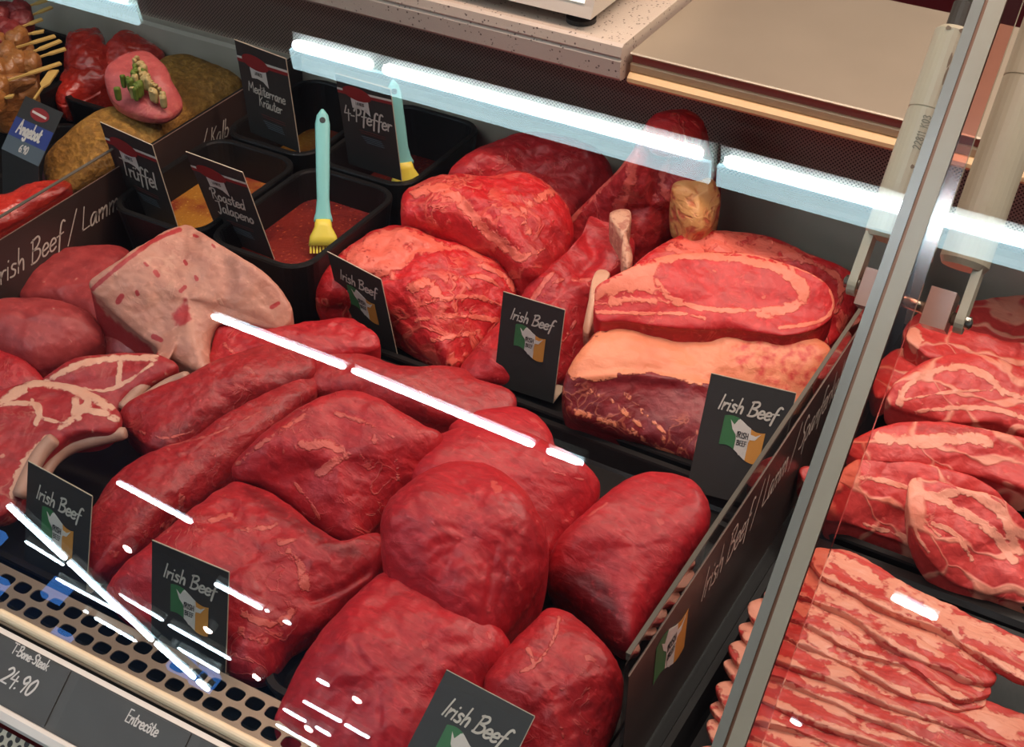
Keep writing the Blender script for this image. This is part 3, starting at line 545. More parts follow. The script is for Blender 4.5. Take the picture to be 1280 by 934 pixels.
# ------------------------------------------------------------------ counter glass
an=math.radians(49.7); gd=Vector((0,math.cos(an),math.sin(an))); gn=Vector((0,-math.sin(an),math.cos(an))); G0=Vector((0,.492,.036))
def gp(x,s,o=0): return G0+Vector((x,0,0))+gd*s+gn*o
def slab(g,x0,x1,s0,s1,o0,o1,m=0):
    p=[gp(x,s,o) for o in (o0,o1) for x,s in ((x0,s0),(x1,s0),(x1,s1),(x0,s1))]
    g.add(p,[(3,2,1,0),(4,5,6,7),(0,1,5,4),(1,2,6,5),(2,3,7,6),(3,0,4,7)],m); return g
e=empty('counter_glass',gp(-1,.005,0)); tag(e,'large slanted counter glass pane over the beef trays','glass')
g=slab(G(),-1.9,-.1805,.006,.80,-.0010,.0006); part(g,'pane',GLASS,e)
g=slab(G(),-.1805,-.1735,.006,.80,-.004,.002); part(g,'polished_edge',EDG,e)
e=empty('counter_glass',gp(.4,.005,0)); tag(e,'slanted counter glass pane over the pork at the right','glass')
g=slab(G(),-.151,1.05,.006,.80,-.0010,.0006); part(g,'pane',GLASS,e)
g=slab(G(),-.1712,-.1605,.006,.80,-.004,.002); part(g,'polished_edge',plain('pane_edge_pale',(148,146,128),.3,var=.15),e)
g=slab(G(),-.1605,-.151,.006,.80,-.004,.001); part(g,'clear_bevel',glassm('bevel_glass',tint=(.86,.62,.57),boost=2.0,rough=.1),e)
g=slab(G(),-.1735,-.1712,.006,.80,-.0045,.0006); tag(g.build('joint_seal',GOLD),'dark copper coloured seal in the joint between the two panes','seal')
# gas struts
def strut(x,s0,s1,off,rad,label,xr):
    e=empty('gas_strut',gp(x,s0-.03,-off)); tag(e,label,'strut','gas struts of the glass')
    g=G(); g.tube([gp(x,s0,-off),gp(x,s0+.004,-off),gp(x,s1-.06,-off),gp(x,s1-.0598,-off),gp(x,s1-.0585,-off),gp(x,s1-.058,-off),gp(x,s1-.003,-off),gp(x,s1,-off)],[rad*.86,rad,rad,rad*.96,rad*.96,rad,rad,rad*.8],28); part(g,'cylinder',DOOR,e,False)
    g=G(); g.tube([gp(x,s1+.001,-off),gp(x,s1+.018,-off)],[rad*.62,rad*.62],20); part(g,'collar',plain('dark_collar',(66,62,54),.5),e)
    g=G(); g.tube([gp(x,s1+.018,-off),gp(x,.86,-off)],rad*.42,18); part(g,'rod',plain('rod_steel',(150,148,136),.3,metal=.7),e,True)
    def wrap(g,ph): g.V=[gp(x,0,0)+gd*(v.x)+(gn*math.cos(ph-v.z/rad)+Vector((1,0,0))*math.sin(ph-v.z/rad))*(rad+.0003)-gn*off for v in g.V]; return g
    if x<-.17:
        g=G(); text(g,'22811 K03',.0050,.0007,s0+.062,-.0025,0,0,0,1.0,sp=.1); part(wrap(g,.15),'small_print',plain('print_on_strut',(128,128,112),.6),e)
        g=G()
        for a0,b0,c0,d0 in ((s1-.048,-.006,.012,.0022),(s1-.036,-.005,.012,.0026),(s1-.025,-.004,.010,.002),(s1-.088,-.008,.012,.0012),(s1-.004,-.006,.003,.006),(s1-.004,.004,.003,.004),(s0+.050,-.004,.0028,.0028)):
            g.add([Vector((a0+c0*.5*math.cos(t)*(1+.25*math.sin(3*t)),0,b0+d0*.5*math.sin(t))) for t in [2*math.pi*k/12 for k in range(12)]],[tuple(range(12))])
        part(wrap(g,0),'scuff_marks',plain('scuff_brown',(132,116,96),.7),e)['kind']='stuff'
    # flat eye plate
    g=G(); pts=[]
    for k in range(10):
        a=math.pi+math.pi*k/9; pts.append((s0-.034+.0085*math.sin(a),.0085*math.cos(a)))
    pts=[(s0+.002,-.0075)]+pts+[(s0+.002,.0075)]
    g.prism([gp(xr-.003,s,-off+oo) for s,oo in pts],(.006,0,0)); ep=part(g,'eye_plate',DOOR,e)
    g=G(); g.tube([gp(xr-.0075,s0-.034,-off),gp(xr-.006,s0-.034,-off),gp(xr+.006,s0-.034,-off),gp(xr+.0075,s0-.034,-off)],[.002,.0045,.0045,.002],14); l=Vector(e.matrix_basis.translation); g.V=[v-l for v in g.V]; g.build('pivot_bolt',plain('bolt_steel',(170,166,152),.25,metal=.9),ep,True,origin=z0)
    return e
def soff(p): v=Vector(p)-G0; return v.dot(gd)
s1=soff((-.193,.849,.379)); strut(-.193,s1,s1+.150,.05,.0150,'white gas strut left of the joint between the panes',-.203)
e2=strut(-.1385,s1-.004,s1+.185,.05,.0165,'white gas strut right of the joint between the panes',-.128)
e=empty('pivot_bar',gp(-.165,s1-.034,-.05)); tag(e,'clear pivot block and steel bar joining both gas struts','bracket')
g=G(); g.tube([gp(-.198,s1-.034,-.05),gp(-.134,s1-.038,-.05)],.0042,16); part(g,'bar',plain('bar_steel',(190,180,160),.2,metal=.9),e,True)
AC2=plain('block_acrylic',(190,150,132),.15,spec=.7)
for a,b in ((-.197,-.182),(-.152,-.135)):
    g=slab(G(),a,b,s1-.048,s1-.022,-.062,-.040); part(g,'clamp_block',AC2,e)
# ------------------------------------------------------------------ dividers
def divider(x,y0,y1,ztop,zp0,zp1,label,fn,clear=True):
    e=empty('tray_divider',(x,(y0+y1)/2,-.006)); tag(e,label,'divider','printed tray dividers')
    g=G(); g.box((x-.0025,y0,-.006),(x+.0005,y1,ztop))
    part(g,'clear_panel',ACRY if clear else BLK,e)
    if clear:
        g=G(); g.box((x-.0028,y0,ztop),(x+.0008,y1,ztop+.0012)); part(g,'top_edge',plain('acrylic_edge',(104,98,88),.3),e)
    g=G(); g.box((x+.0007,y0,zp0),(x+.0012,y1,zp1)); part(g,'printed_strip',PNL,e)
    g=G(); g.box((x+.0005,y0,zp1),(x+.0013,y1,zp1+.0007)); part(g,'strip_edge',plain('strip_edge',(128,104,92),.5),e)
    return e
def sidetext(e,s,y,z,h,wd,mat,name='lettering',ex=1,slant=.2):
    x=e.location.x+.0014
    g=G(); text(g,s,h,wd,0,0,0,slant,0,ex); g.V=[Vector((x-v.y-.0000,y+v.x,z+v.z)) for v in g.V]; return part(g,name,mat,e)
dr=divider(-.26,.622,1.30,.145,.0,.123,'right divider printed Irish Beef / Lamm / Spanferkel beside the pork',None)
sidetext(dr,'Irish Beef / Lamm / Spanferkel',.752,.079,.030,.0021,CHKD,ex=.83,slant=.3)
# flag on the divider
f=flag(dr,.058,.046,0,0,0)
f.matrix_basis=Matrix(((0,-1,0,.0016),(1,0,0,.668-.961),(0,0,1,.068),(0,0,0,1)))
dl=divider(-1.057,.60,1.012,.146,.0,.124,'left divider printed Irish Beef/Lamm beside the lamb',None)
sidetext(dl,'Irish Beef / Lamm',.792,.078,.026,.0021,CHKD,ex=.96,slant=.3)
db=divider(-1.0575,1.016,1.315,.1255,.0,.1245,'black rear divider printed Kalb behind the truffle sign',None,False)
sidetext(db,'/ Kalb',1.115,.080,.022,.0018,CHKD,ex=.92,slant=.3)
# ------------------------------------------------------------------ trays
tray('meat_tray','black front left tray under the lamb and fillets',-1.045,.552,-.562,.955,-.006,.020,.03)
tray('meat_tray','black front right tray under the smooth dark beef',-.552,.552,-.268,.955,-.006,.020,.03)
tray('meat_tray','black rear tray under the rib steaks and roasts',-.778,.962,-.268,1.314,-.006,.020,.03)
tray('meat_tray','black tray under the pork belly slices',-.245,.552,.45,.915,-.006,.014,.03)
tray('meat_tray','black tray under the pork neck steaks',-.245,.935,.45,1.314,-.006,.024,.03)
g=G(); g.cbox((-.245,.916,-.006),(.45,.934,.020),.004); tag(g.build('tray_ledge',BLK),'black ledge between the two pork trays','ledge')
def bowl(x0,y0,x1,y1,label,mat,fill):
    o=tray('marinade_tub',label,x0,y0,x1,y1,-.006,.100,.03,group=None,rim=.006,taper=.012); o['category']='tub'
    if mat:
        g=G(); r=rr(x0+.0095,y0+.0095,x1-.0095,y1-.0095,.022,fill); g.add(r,[tuple(range(len(r)))]); 
        l=rr(x0+.016,y0+.016,x1-.016,y1-.016,.018,.0); g.loft([l,r]); 
        so=g.build('marinade',mat); tag(so,label.replace('black tub','marinade'),'marinade')
def sauce(name,a,b_,gr):
    m,t,b=nt(name); tc=N(t,'ShaderNodeTexCoord'); n=N(t,'ShaderNodeTexNoise'); n.inputs['Scale'].default_value=18; n.inputs['Detail'].default_value=3; t.links.new(tc.outputs['Object'],n.inputs['Vector'])
    n2=N(t,'ShaderNodeTexNoise'); n2.inputs['Scale'].default_value=260; t.links.new(tc.outputs['Object'],n2.inputs['Vector'])
    x=N(t,'ShaderNodeMix',data_type='RGBA'); x.inputs[6].default_value=lin(a); x.inputs[7].default_value=lin(b_); t.links.new(ramp(t,n.outputs['Fac'],.4,.6),x.inputs[0])
    y=N(t,'ShaderNodeMix',data_type='RGBA'); y.inputs[7].default_value=lin(gr); t.links.new(ramp(t,n2.outputs['Fac'],.62,.72),y.inputs[0]); t.links.new(x.outputs[2],y.inputs[6]); t.links.new(y.outputs[2],b.inputs['Base Color'])
    b.inputs['Roughness'].default_value=.25; bp=N(t,'ShaderNodeBump'); bp.inputs['Strength'].default_value=.6; bp.inputs['Distance'].default_value=.002; t.links.new(n2.outputs['Fac'],bp.inputs['Height']); t.links.new(bp.outputs[0],b.inputs['Normal']); return m
S1=sauce('mustard_marinade',(170,116,44),(132,56,36),(196,150,70)); S2=sauce('red_marinade',(128,42,34),(100,30,28),(176,84,50))
bowl(-1.046,.945,-.918,1.132,'black tub of mustard coloured marinade behind the jalapeno sign',S1,.062)
bowl(-.912,.945,-.784,1.132,'black tub of red marinade with the teal brush',S2,.066)
bowl(-1.046,1.138,-.918,1.312,'black tub behind the herb sign',S1,.04)
bowl(-.912,1.138,-.784,1.312,'black tub behind the pepper sign with a second brush',S2,.04)
# brushes
def brush(label,top,bot,ztop,zbot,wtop,wbot,bl):
    A=Vector(P(*top,ztop));B=Vector(P(*bot,zbot)); d=(B-A).normalized(); view=Vector(P(*top,ztop))-Vector(CAM); s=d.cross(view).normalized(); nn=s.cross(d).normalized()
    e=empty('pastry_brush',B); tag(e,label,'brush','silicone marinade brushes'); L=(B-A).length
    g=G(); loops=[]; prof=[(0,.2),(.006,.75),(.016,1),(.05,1),(L*.55,1.02),(L*.80,1.0),(L*.92,1.25),(L*.97,1.55),(L,1.6)]
    for t,k in prof:
        c=A+d*t-B; wv=(wtop+(wbot-wtop)*t/L)*k/2; loops.append([c+s*wv*math.cos(a)+nn*.003*math.sin(a) for a in [2*math.pi*i/20 for i in range(20)]])
    g.loft(loops,cap0=True,cap1=True); hd=g.build('handle',TEAL,e,True,origin=z0)
    g=G(); c=A+d*.012-B; g.tube([c-nn*.0034,c-nn*.0031],.0032,16); g.tube([c+nn*.0034,c+nn*.0031],.0032,16); g.build('hanging_hole',plain('hole_dark',(40,52,54),.6),hd,origin=z0)
    g=G(); loops=[]
    for t,k in ((-.002,1.35),(.006,1.5),(.016,2.3),(.026,2.5)):
        c=d*t; wv=wbot*k/2; loops.append([c+s*wv*math.cos(a)+nn*.005*math.sin(a) for a in [2*math.pi*i/20 for i in range(20)]])
    g.loft(loops,cap0=True,cap1=True); g.build('bristle_block',YEL,e,True,origin=z0)
    g=G()
    for i in range(9):
        c=d*.024+s*wbot*1.15*(i-4)/4.3; g.tube([c,c+d*bl],.0012,6)
    g.build('bristles',YEL,e,origin=z0)['kind']='stuff'
brush('teal handled brush with yellow bristles standing in the red marinade',(403,137),(404,277),.19,.098,.0165,.0125,.010)
brush('second teal handled brush standing behind the pepper sign',(491,100),(505,205),.20,.112,.0155,.014,.008)
# ------------------------------------------------------------------ sign cards
irish('irish beef card leaning between marinade tub and left rear roast',(409,315),(476,350),(440,440),.112)
irish('irish beef card upright on the rear ledge before the flat rib cut',(629,365),(706,388),(617,480),.110)
irish('irish beef card standing before the fat covered roast',(889,467),(995,492),(858,612),.112)
irish('irish beef card at the far left beside the rib chops',(35,577),(115,621),(30,700),.098)
irish('irish beef card in the front left before the large raw joint',(190,676),(286,716),(189,808),.114)
irish('irish beef card at the bottom edge lying back on the smooth roast',(558,838),(668,896),(500,952),.095)
spice('sign card reading Mediterrane Kräuter',(293,50),(357,74),(313,165),.218,['Mediterrane','Kräuter'],.0125)
spice('sign card reading 4-Pfeffer before the second brush',(419,92),(488,112),(436,205),.215,['4-Pfeffer'],.019)
spice('sign card reading Trüffel on the left divider',(125,153),(190,182),(170,285),.178,['Trüffel'],.020)
spice('sign card reading Roasted Jalapeno behind the white fat slab',(232,190),(303,216),(290,335),.185,['Roasted','Jalapeno'],.0155)
e,w_,h_=cardframe('offer_card',(32,120),(79,141),(2,186),.125); tag(e,'offer card with a blue band reading Angebot at the far left','sign')
g=G(); g.box((-w_/2,0,0),(w_/2,.0008,h_)); g.prism([(-w_/2,.0,0),(-w_/2,.0008,0),(-w_/2,.03,-.05),(-w_/2,.029,-.05)],(w_,0,0)); g.build('card',CARD,e,origin=z0)
g=G(); poly(g,[(-w_/2,h_*.28),(w_/2,h_*.28),(w_/2,h_*.62),(-w_/2,h_*.62)],-.0005,0); poly(g,[(-w_/2,.0),(w_/2,.0),(w_/2,h_*.28),(-w_/2,h_*.28)],-.0005,1)
poly(g,[(.001+w_*.24*math.cos(a),h_*.80+h_*.115*math.sin(a)) for a in [2*math.pi*i/24 for i in range(24)]],-.0005,2); poly(g,[(-w_*.18,h_*.79),(w_*.2,h_*.77),(w_*.2,h_*.81),(-w_*.18,h_*.83)],-.0008,3)
g.build('printed_bands',[BLUP,TLP,REDP,FWH],e,origin=z0)
g=G(); text(g,'Angebot',h_*.24,h_*.045,-w_*.03,h_*.37,-.0009,.0,0,.80,True); text(g,'6.90',h_*.13,h_*.025,w_*.02,h_*.09,-.0009,0,0,1.0,True); g.build('lettering',FWH,e,origin=z0)
# ================================================================== THE MEAT
# --- rear tray
piece('beef_roast','dark red roast lying behind the others against the back wall','meat',RB,[(560,232),(575,200),(612,180),(660,168),(715,174),(752,192),(768,225),(755,255),(700,285),(640,270),(590,250)],.07,.13,.03,zbase=.0,amp=.008,group='beef cuts in the rear tray')
piece('beef_roast','marbled red roast resting on top of the rear pile','meat',MB,[(501,262),(505,242),(530,229),(575,222),(602,226),(625,222),(655,221),(690,238),(712,265),(716,300),(702,330),(682,346),(655,350),(622,328),(590,314),(556,298),(522,287),(504,280)],.075,.125,.035,zbase=.03,amp=.007,group='beef cuts in the rear tray',
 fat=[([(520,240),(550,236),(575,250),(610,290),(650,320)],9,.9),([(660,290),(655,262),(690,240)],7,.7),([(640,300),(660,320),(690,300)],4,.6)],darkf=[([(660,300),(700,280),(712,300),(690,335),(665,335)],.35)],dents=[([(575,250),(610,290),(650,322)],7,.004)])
piece('beef_roast','marbled heart shaped roast behind the left sign card','meat',MB,[(392,368),(398,350),(428,320),(462,292),(490,284),(516,288),(545,304),(580,305),(606,318),(635,343),(645,362),(640,388),(618,418),(590,446),(572,463),(556,462),(520,440),(486,412),(440,388),(402,384)],.012,.085,.04,amp=.008,group='beef cuts in the rear tray',
 fill=[([(430,322),(470,290),(515,288),(560,306),(520,320),(480,345),(450,340)],.9)],fat=[([(490,345),(500,320),(545,305),(600,318)],5,.8),([(600,330),(630,345),(642,362)],4,.9),([(515,360),(535,352),(545,368)],8,.9),([(530,380),(590,370),(630,385)],4,.7),([(520,400),(575,395),(620,400)],4,.7),([(540,425),(600,415)],4,.6),([(560,350),(600,345),(625,360)],4,.6)],dents=[([(430,345),(490,345),(515,310),(560,305)],8,.005)])
piece('rib_joint','tall rib joint with a fatty tip standing at the back wall','meat',FB,[(704,300),(712,275),(745,240),(775,210),(795,180),(812,150),(845,142),(880,156),(888,190),(900,225),(899,262),(884,290),(845,302),(800,335),(765,330),(725,318)],.055,.205,.025,zbase=.0,amp=.006,shrink=.1,
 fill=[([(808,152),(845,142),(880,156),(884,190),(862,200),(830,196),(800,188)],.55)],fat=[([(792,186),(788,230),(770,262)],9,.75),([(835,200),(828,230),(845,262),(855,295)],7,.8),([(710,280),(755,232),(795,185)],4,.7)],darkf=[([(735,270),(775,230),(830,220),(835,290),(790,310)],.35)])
RJ=[o for o in D.objects if o.name.startswith('rib_joint')][0]
blob('fat_lobe',YF,[(838,240),(846,222),(866,212),(888,222),(900,245),(898,265),(884,290),(862,292),(845,270)],.115,.155,.02,zbase=.09,parent=RJ,n=80,m=20,mb=6)['label']='lumpy yellow fat lobe'
blob('fat_lobe',MB,[(806,165),(815,148),(845,139),(866,142),(880,158),(874,178),(842,184),(815,180)],.195,.208,.014,zbase=.18,parent=RJ,n=80,m=20,mb=6)
piece('rib_cut','flat rib cut with a thin bone strip behind the middle sign card','meat',RB,[(574,463),(610,420),(645,382),(665,350),(700,325),(728,295),(738,272),(768,264),(790,290),(792,325),(770,352),(748,372),(742,400),(738,430),(725,455),(700,478),(650,482),(590,478)],.012,.10,.02,zbase=.0,amp=.005,group='beef cuts in the rear tray',
 fat=[([(690,340),(665,375),(640,410)],4,.8),([(740,350),(700,350),(680,370)],4,.5),([(720,400),(700,430),(650,455)],3,.5)],dents=[([(735,300),(745,320),(725,340)],8,.006)])
RC=[o for o in D.objects if o.name.startswith('rib_cut')][0]
b=blob('rib_bone',BO,[(762,268),(775,262),(788,264),(789,282),(784,300),(791,322),(786,336),(777,330),(776,305),(768,285)],.105,.125,.008,zbase=.09,parent=RC,n=90,m=16,mb=5,fill=[([(760,260),(792,260),(792,340),(770,340)],.6)]); b['label']='pale bone strip'
b=blob('fat_strip',BO,[(738,360),(745,340),(757,338),(762,346),(748,368),(744,392),(738,416),(729,412),(734,385)],.075,.098,.006,zbase=.05,parent=RC,n=90,m=14,mb=5,fill=[([(730,335),(765,335),(765,370),(730,420)],.9)]); b['label']='curl of white fat'
piece('rib_steak','thick rib steak lying underneath the large rib eye steak','meat',MB,[(785,345),(805,320),(840,298),(875,291),(930,291),(975,300),(1008,318),(1052,335),(1076,355),(1072,385),(1050,418),(1025,436),(960,425),(880,420),(820,400),(790,375)],.035,.105,.018,zbase=.0,amp=.005,group='beef cuts in the rear tray',
 fill=[([(830,310),(870,292),(930,290),(1000,316),(1000,330),(930,320),(860,322)],.75)],fat=[([(1010,325),(1050,350),(1045,390)],5,.7),([(1060,350),(1070,372)],4,.6)])
piece('fat_covered_roast','big roast with an orange cream fat cap under the rib eye steak','meat',FT,[(703,500),(707,470),(725,440),(752,415),(800,402),(860,404),(920,404),(975,412),(1012,424),(1036,440),(1026,470),(1000,515),(965,560),(915,590),(872,584),(815,562),(750,540),(712,524)],.010,.085,.022,zbase=.0,sq=4,amp=.004,shrink=.12,
 fill=[([(708,466),(730,434),(758,412),(830,396),(920,396),(1020,414),(1045,440),(1028,476),(995,520),(960,498),(900,484),(850,475),(800,466),(755,474),(722,474)],1.2),([(708,466),(730,434),(758,412),(830,396),(900,396),(890,440),(880,480),(850,475),(800,466),(755,474),(722,474)],1.2)],darkf=[([(905,432),(950,415),(1010,425),(1035,445),(1010,490),(970,490),(930,470)],.42)],
 fat=[([(712,480),(760,500),(800,530),(850,560)],5,.45),([(720,515),(780,535),(850,575)],6,.45),([(780,490),(800,512),(830,540)],4,.42)],dents=[([(722,474),(800,470),(900,488),(995,520)],6,-.003)])
piece('rib_eye_steak','large rib eye steak with a round eye and cream fat on the fat covered roast','meat',RE,[(742,392),(743,374),(747,358),(774,343),(805,329),(836,321),(874,318),(911,317),(949,321),(986,332),(1017,345),(1036,361),(1043,378),(1039,398),(1018,414),(982,422),(949,419),(911,413),(880,414),(842,412),(811,409),(780,404),(752,404)],.100,.142,.006,zbase=.078,sq=6,amp=.0015,wob=.0008,shrink=.03,n=300,m=70,
 fill=[([(745,378),(747,360),(775,343),(805,329),(838,320),(880,319),(850,325),(826,332),(818,348),(826,362),(840,370),(815,366),(785,366),(760,372)],1),([(742,378),(790,372),(850,376),(846,382),(790,378),(743,386)],.9)],
 fat=[([(838,322),(880,320),(930,325),(975,336),(1000,350),(1007,366),(1000,380),(985,388),(960,388),(948,394)],6,1),([(975,336),(990,345),(1004,362),(1004,376)],9,1),([(995,380),(972,390),(950,392)],8,.9),([(836,372),(860,382),(900,388),(950,388)],4,.9),([(745,390),(800,392),(850,392),(880,398)],3,.8),([(885,318),(940,318),(990,332),(1030,352),(1042,375),(1036,394),(1015,404),(975,410)],3,.8),([(820,350),(834,372)],5,.9)],
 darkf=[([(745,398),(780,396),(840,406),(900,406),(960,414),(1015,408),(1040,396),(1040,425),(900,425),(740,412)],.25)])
# --- front left tray
piece('veal_cut','pale brown meat cut under the white fat slab at the left','meat',VL,[(22,352),(38,332),(72,318),(108,314),(150,312),(165,322),(150,350),(165,385),(200,420),(205,445),(165,455),(128,440),(112,410),(70,385),(30,378)],.035,.060,.024,zbase=.0,amp=.004,group='pale meat cuts at the left')
piece('veal_cut','rounded pale brown meat cut at the left frame edge','meat',VL,[(-40,395),(0,380),(35,376),(75,380),(108,390),(126,408),(129,428),(112,446),(80,460),(50,466),(20,458),(-20,440),(-45,420)],.04,.07,.03,zbase=.0,amp=.003,group='pale meat cuts at the left')
piece('beef_cut','small deep red cut below the pale meat at the left edge','meat',RB,[(-50,430),(-10,425),(20,445),(50,468),(60,490),(30,505),(-20,510),(-55,480)],.03,.05,.02,zbase=.0)
piece('fat_covered_slab','large slab covered in whitish fat with red specks','meat',LF,[(112,358),(138,336),(190,300),(225,285),(240,285),(262,298),(300,322),(340,350),(362,380),(366,395),(362,407),(345,414),(305,408),(275,408),(264,430),(263,466),(246,466),(215,452),(205,467),(190,456),(198,440),(172,418),(140,390)],.055,.135,.012,zbase=.0,sq=5,amp=.004,shrink=.02,
 n=240,m=56,dark=[([(147,378),(152,370)],4,1),([(181,329),(184,332)],3,.7),([(194,340),(197,344)],4,1),([(231,327),(233,330)],3,1),([(244,346),(246,349)],3,.9),([(226,364),(231,359)],3.5,1),([(171,365),(172,368)],3,.8),([(192,421),(201,425)],4,1),([(340,384),(348,379)],4,.8),([(243,294),(247,296)],3,.7),([(266,306),(268,309)],3,.7),([(234,396),(236,398)],3,1),([(115,362),(140,340),(190,302),(225,287)],4,.8)],darkf=[([(100,366),(113,366),(140,398),(175,425),(197,445),(180,475),(120,430),(96,390)],.9),([(214,400),(224,384),(231,373),(235,388),(237,400),(226,407)],.9)],dents=[([(280,310),(285,360),(275,405)],12,.003)])
piece('rib_chop','lamb chop lying behind with two bared ribs','meat',LB,[(48,486),(70,466),(95,452),(135,446),(165,444),(196,446),(222,458),(214,470),(185,486),(160,505),(150,522),(125,530),(90,510),(55,505)],.045,.075,.012,zbase=.02,thick=.014,sq=4,amp=.002,group='rib chops',
 fat=[([(48,486),(80,464),(130,449),(195,448)],5,.95),([(75,482),(130,488),(160,476),(190,455)],3,.9),([(150,450),(148,480)],4,.8)])
def rib(label,pts,z,r,parent):
    q=cr_open(pts,5); W=[Vector(P(a,b,zz)) for (a,b),zz in zip(q,np.linspace(z[0],z[1],len(q)))]; l=Vector(parent.matrix_basis.translation)
    g=G(); g.tube([p-l for p in W],[r*.75]+[r]*(len(W)-2)+[r*.8],14); o=g.build('rib_bone',RIBM,parent,True,origin=z0); o['label']=label
RIBM=plain('rib_bone_ivory',(204,158,136),.45,bump=.5,bs=120,var=.35,vs=60)
RCH=[o for o in D.objects if o.name.startswith('rib_chop')][0]
rib('pale bared rib',[(152,512),(172,490),(190,470),(202,456)],(.055,.075),.006,RCH); rib('pale bared rib',[(155,520),(180,500),(210,480),(235,470)],(.05,.072),.0055,RCH)
piece('rib_chop','lamb chop in front with curved ribs and a thick cream fat edge','meat',LB,[(-40,525),(-10,500),(25,484),(55,478),(90,484),(125,498),(145,512),(152,530),(140,545),(108,548),(80,558),(55,585),(35,615),(18,640),(-10,650),(-45,620)],.045,.080,.012,thick=.017,zbase=.022,sq=3.5,amp=.003,group='rib chops',n=240,m=52,
 fat=[([(5,502),(30,485),(60,479),(100,488),(140,510)],7,1),([(95,500),(93,520),(75,535)],6,.9),([(-10,506),(30,504),(50,510),(45,530)],4,.95),([(100,512),(125,516),(148,524)],5,.8),([(60,550),(30,580),(15,620)],7,.9),([(40,500),(50,520),(85,530)],3,.8),([(88,486),(110,500),(96,522)],7,.9)])
RCF=[o for o in D.objects if o.name.startswith('rib_chop')][-1]
rib('curved bared rib',[(40,622),(52,598),(68,574),(92,558),(124,549),(157,541)],(.046,.068),.0062,RCF); rib('curved bared rib',[(24,622),(35,596),(50,568),(68,548)],(.056,.078),.0070,RCF)
def strip(label,pts,zf,zb,bulge,mat=FB,**k): return piece('beef_fillet',label,'meat',mat,pts,zf,zb,bulge,group='long beef fillets',**k)
strip('dark long fillet from the chops up to the fat slab',[(150,525),(158,508),(185,495),(225,480),(265,458),(300,446),(345,432),(375,430),(392,445),(392,470),(360,492),(315,514),(262,546),(218,568),(192,566),(168,548)],.045,.075,.022,zbase=.01,amp=.005,dark=[([(200,555),(260,525),(330,490),(380,470)],14,.5)],fat=[([(165,535),(200,548),(240,540)],2,.5)])
strip('long fillet running from the left sign card to the middle',[(104,700),(112,650),(145,604),(198,568),(255,545),(315,512),(360,484),(392,470),(397,488),(372,515),(330,556),(295,590),(268,616),(225,650),(185,688),(150,712),(118,722)],.02,.06,.028,zbase=.0,amp=.005,fat=[([(228,610),(222,640),(205,660)],6,.6),([(185,560),(260,545),(330,512)],2,.5)])
piece('beef_cut','ragged red trimmings between fat slab and first sign card','meat',RB,[(262,470),(266,430),(275,410),(320,414),(352,410),(398,402),(440,402),(468,418),(476,436),(452,448),(420,452),(392,470),(360,476),(310,480)],.05,.070,.016,zbase=.01,amp=.007,fat=[([(280,430),(300,445),(340,440)],3,.6)])
strip('long tapering fillet end under the mirrored lamp',[(340,475),(352,458),(392,450),(428,446),(462,450),(500,463),(540,465),(580,463),(602,480),(634,488),(645,502),(636,522),(600,534),(548,532),(500,520),(440,508),(385,498),(350,492)],.04,.06,.022,zbase=.0,amp=.003,mat=FB)
piece('beef_joint','square cut beef joint with ragged fat traces lying on the others','meat',RB,[(290,590),(297,574),(338,536),(382,506),(425,490),(455,491),(490,508),(528,530),(553,545),(545,572),(512,620),(480,650),(458,676),(440,681),(405,665),(368,638),(330,612),(298,602)],.035,.115,.022,zbase=.01,sq=3.2,amp=.004,shrink=.12,
 fat=[([(375,558),(410,556),(435,568),(420,578),(400,592)],8,.75),([(420,517),(460,530),(492,545)],4,.6),([(368,605),(385,625),(400,650)],3,.7),([(450,570),(470,590)],3,.5),([(495,575),(498,600)],3,.6),([(296,580),(340,545),(380,520)],4,.6)],darkf=[([(295,592),(330,600),(345,618),(310,606)],.4)])
piece('beef_joint','large raw beef joint with fat flecks behind the front left sign card','meat',RB,[(133,735),(158,708),(190,684),(232,646),(278,612),(300,604),(350,624),(402,665),(440,682),(474,668),(484,700),(462,738),(412,784),(368,814),(342,848),(318,856),(285,842),(262,815),(225,800),(180,785),(145,760)],.012,.07,.034,zbase=.0,amp=.006,
 fat=[([(265,650),(285,645),(295,650)],5,.9),([(300,664),(330,660),(345,655)],4,.8),([(360,690),(375,705),(380,735)],7,.9),([(300,760),(315,775),(345,780),(365,765)],6,.8),([(350,680),(370,675)],4,.7),([(302,790),(330,800)],8,.5)],dark=[([(310,612),(350,640),(410,680),(440,690)],10,.6)],dents=[([(390,750),(420,740),(460,715)],5,.004)])
# --- front right tray
piece('smooth_roast','small smooth beef end peeping out behind the large roast','meat',SM,[(560,540),(590,522),(620,515),(650,514),(675,526),(692,552),(690,580),(640,590),(590,580)],.055,.065,.02,zbase=.0,amp=.002,group='smooth beef roasts')
piece('smooth_roast','smooth roast under the mirrored lamp behind the tall dark one','meat',SM,[(508,600),(530,560),(565,540),(610,535),(650,540),(690,558),(722,575),(746,600),(749,620),(738,650),(712,685),(688,712),(650,700),(590,650),(530,620)],.03,.085,.035,zbase=.0,amp=.003,group='smooth beef roasts',fat=[([(690,590),(730,600)],2,.5)])
piece('smooth_roast','big rounded lower half of the smooth centre roast at the frame bottom','meat',SM,[(343,912),(350,885),(378,825),(415,775),(455,738),(488,715),(560,730),(620,780),(640,815),(622,845),(612,880),(600,930),(570,985),(500,1010),(420,980),(360,945)],.0,.075,.045,zbase=.0,amp=.006,group='smooth beef roasts',
 dark=[([(560,850),(600,840),(620,850)],12,.3)],dents=[([(440,800),(470,860),(475,905)],4,.0015)])
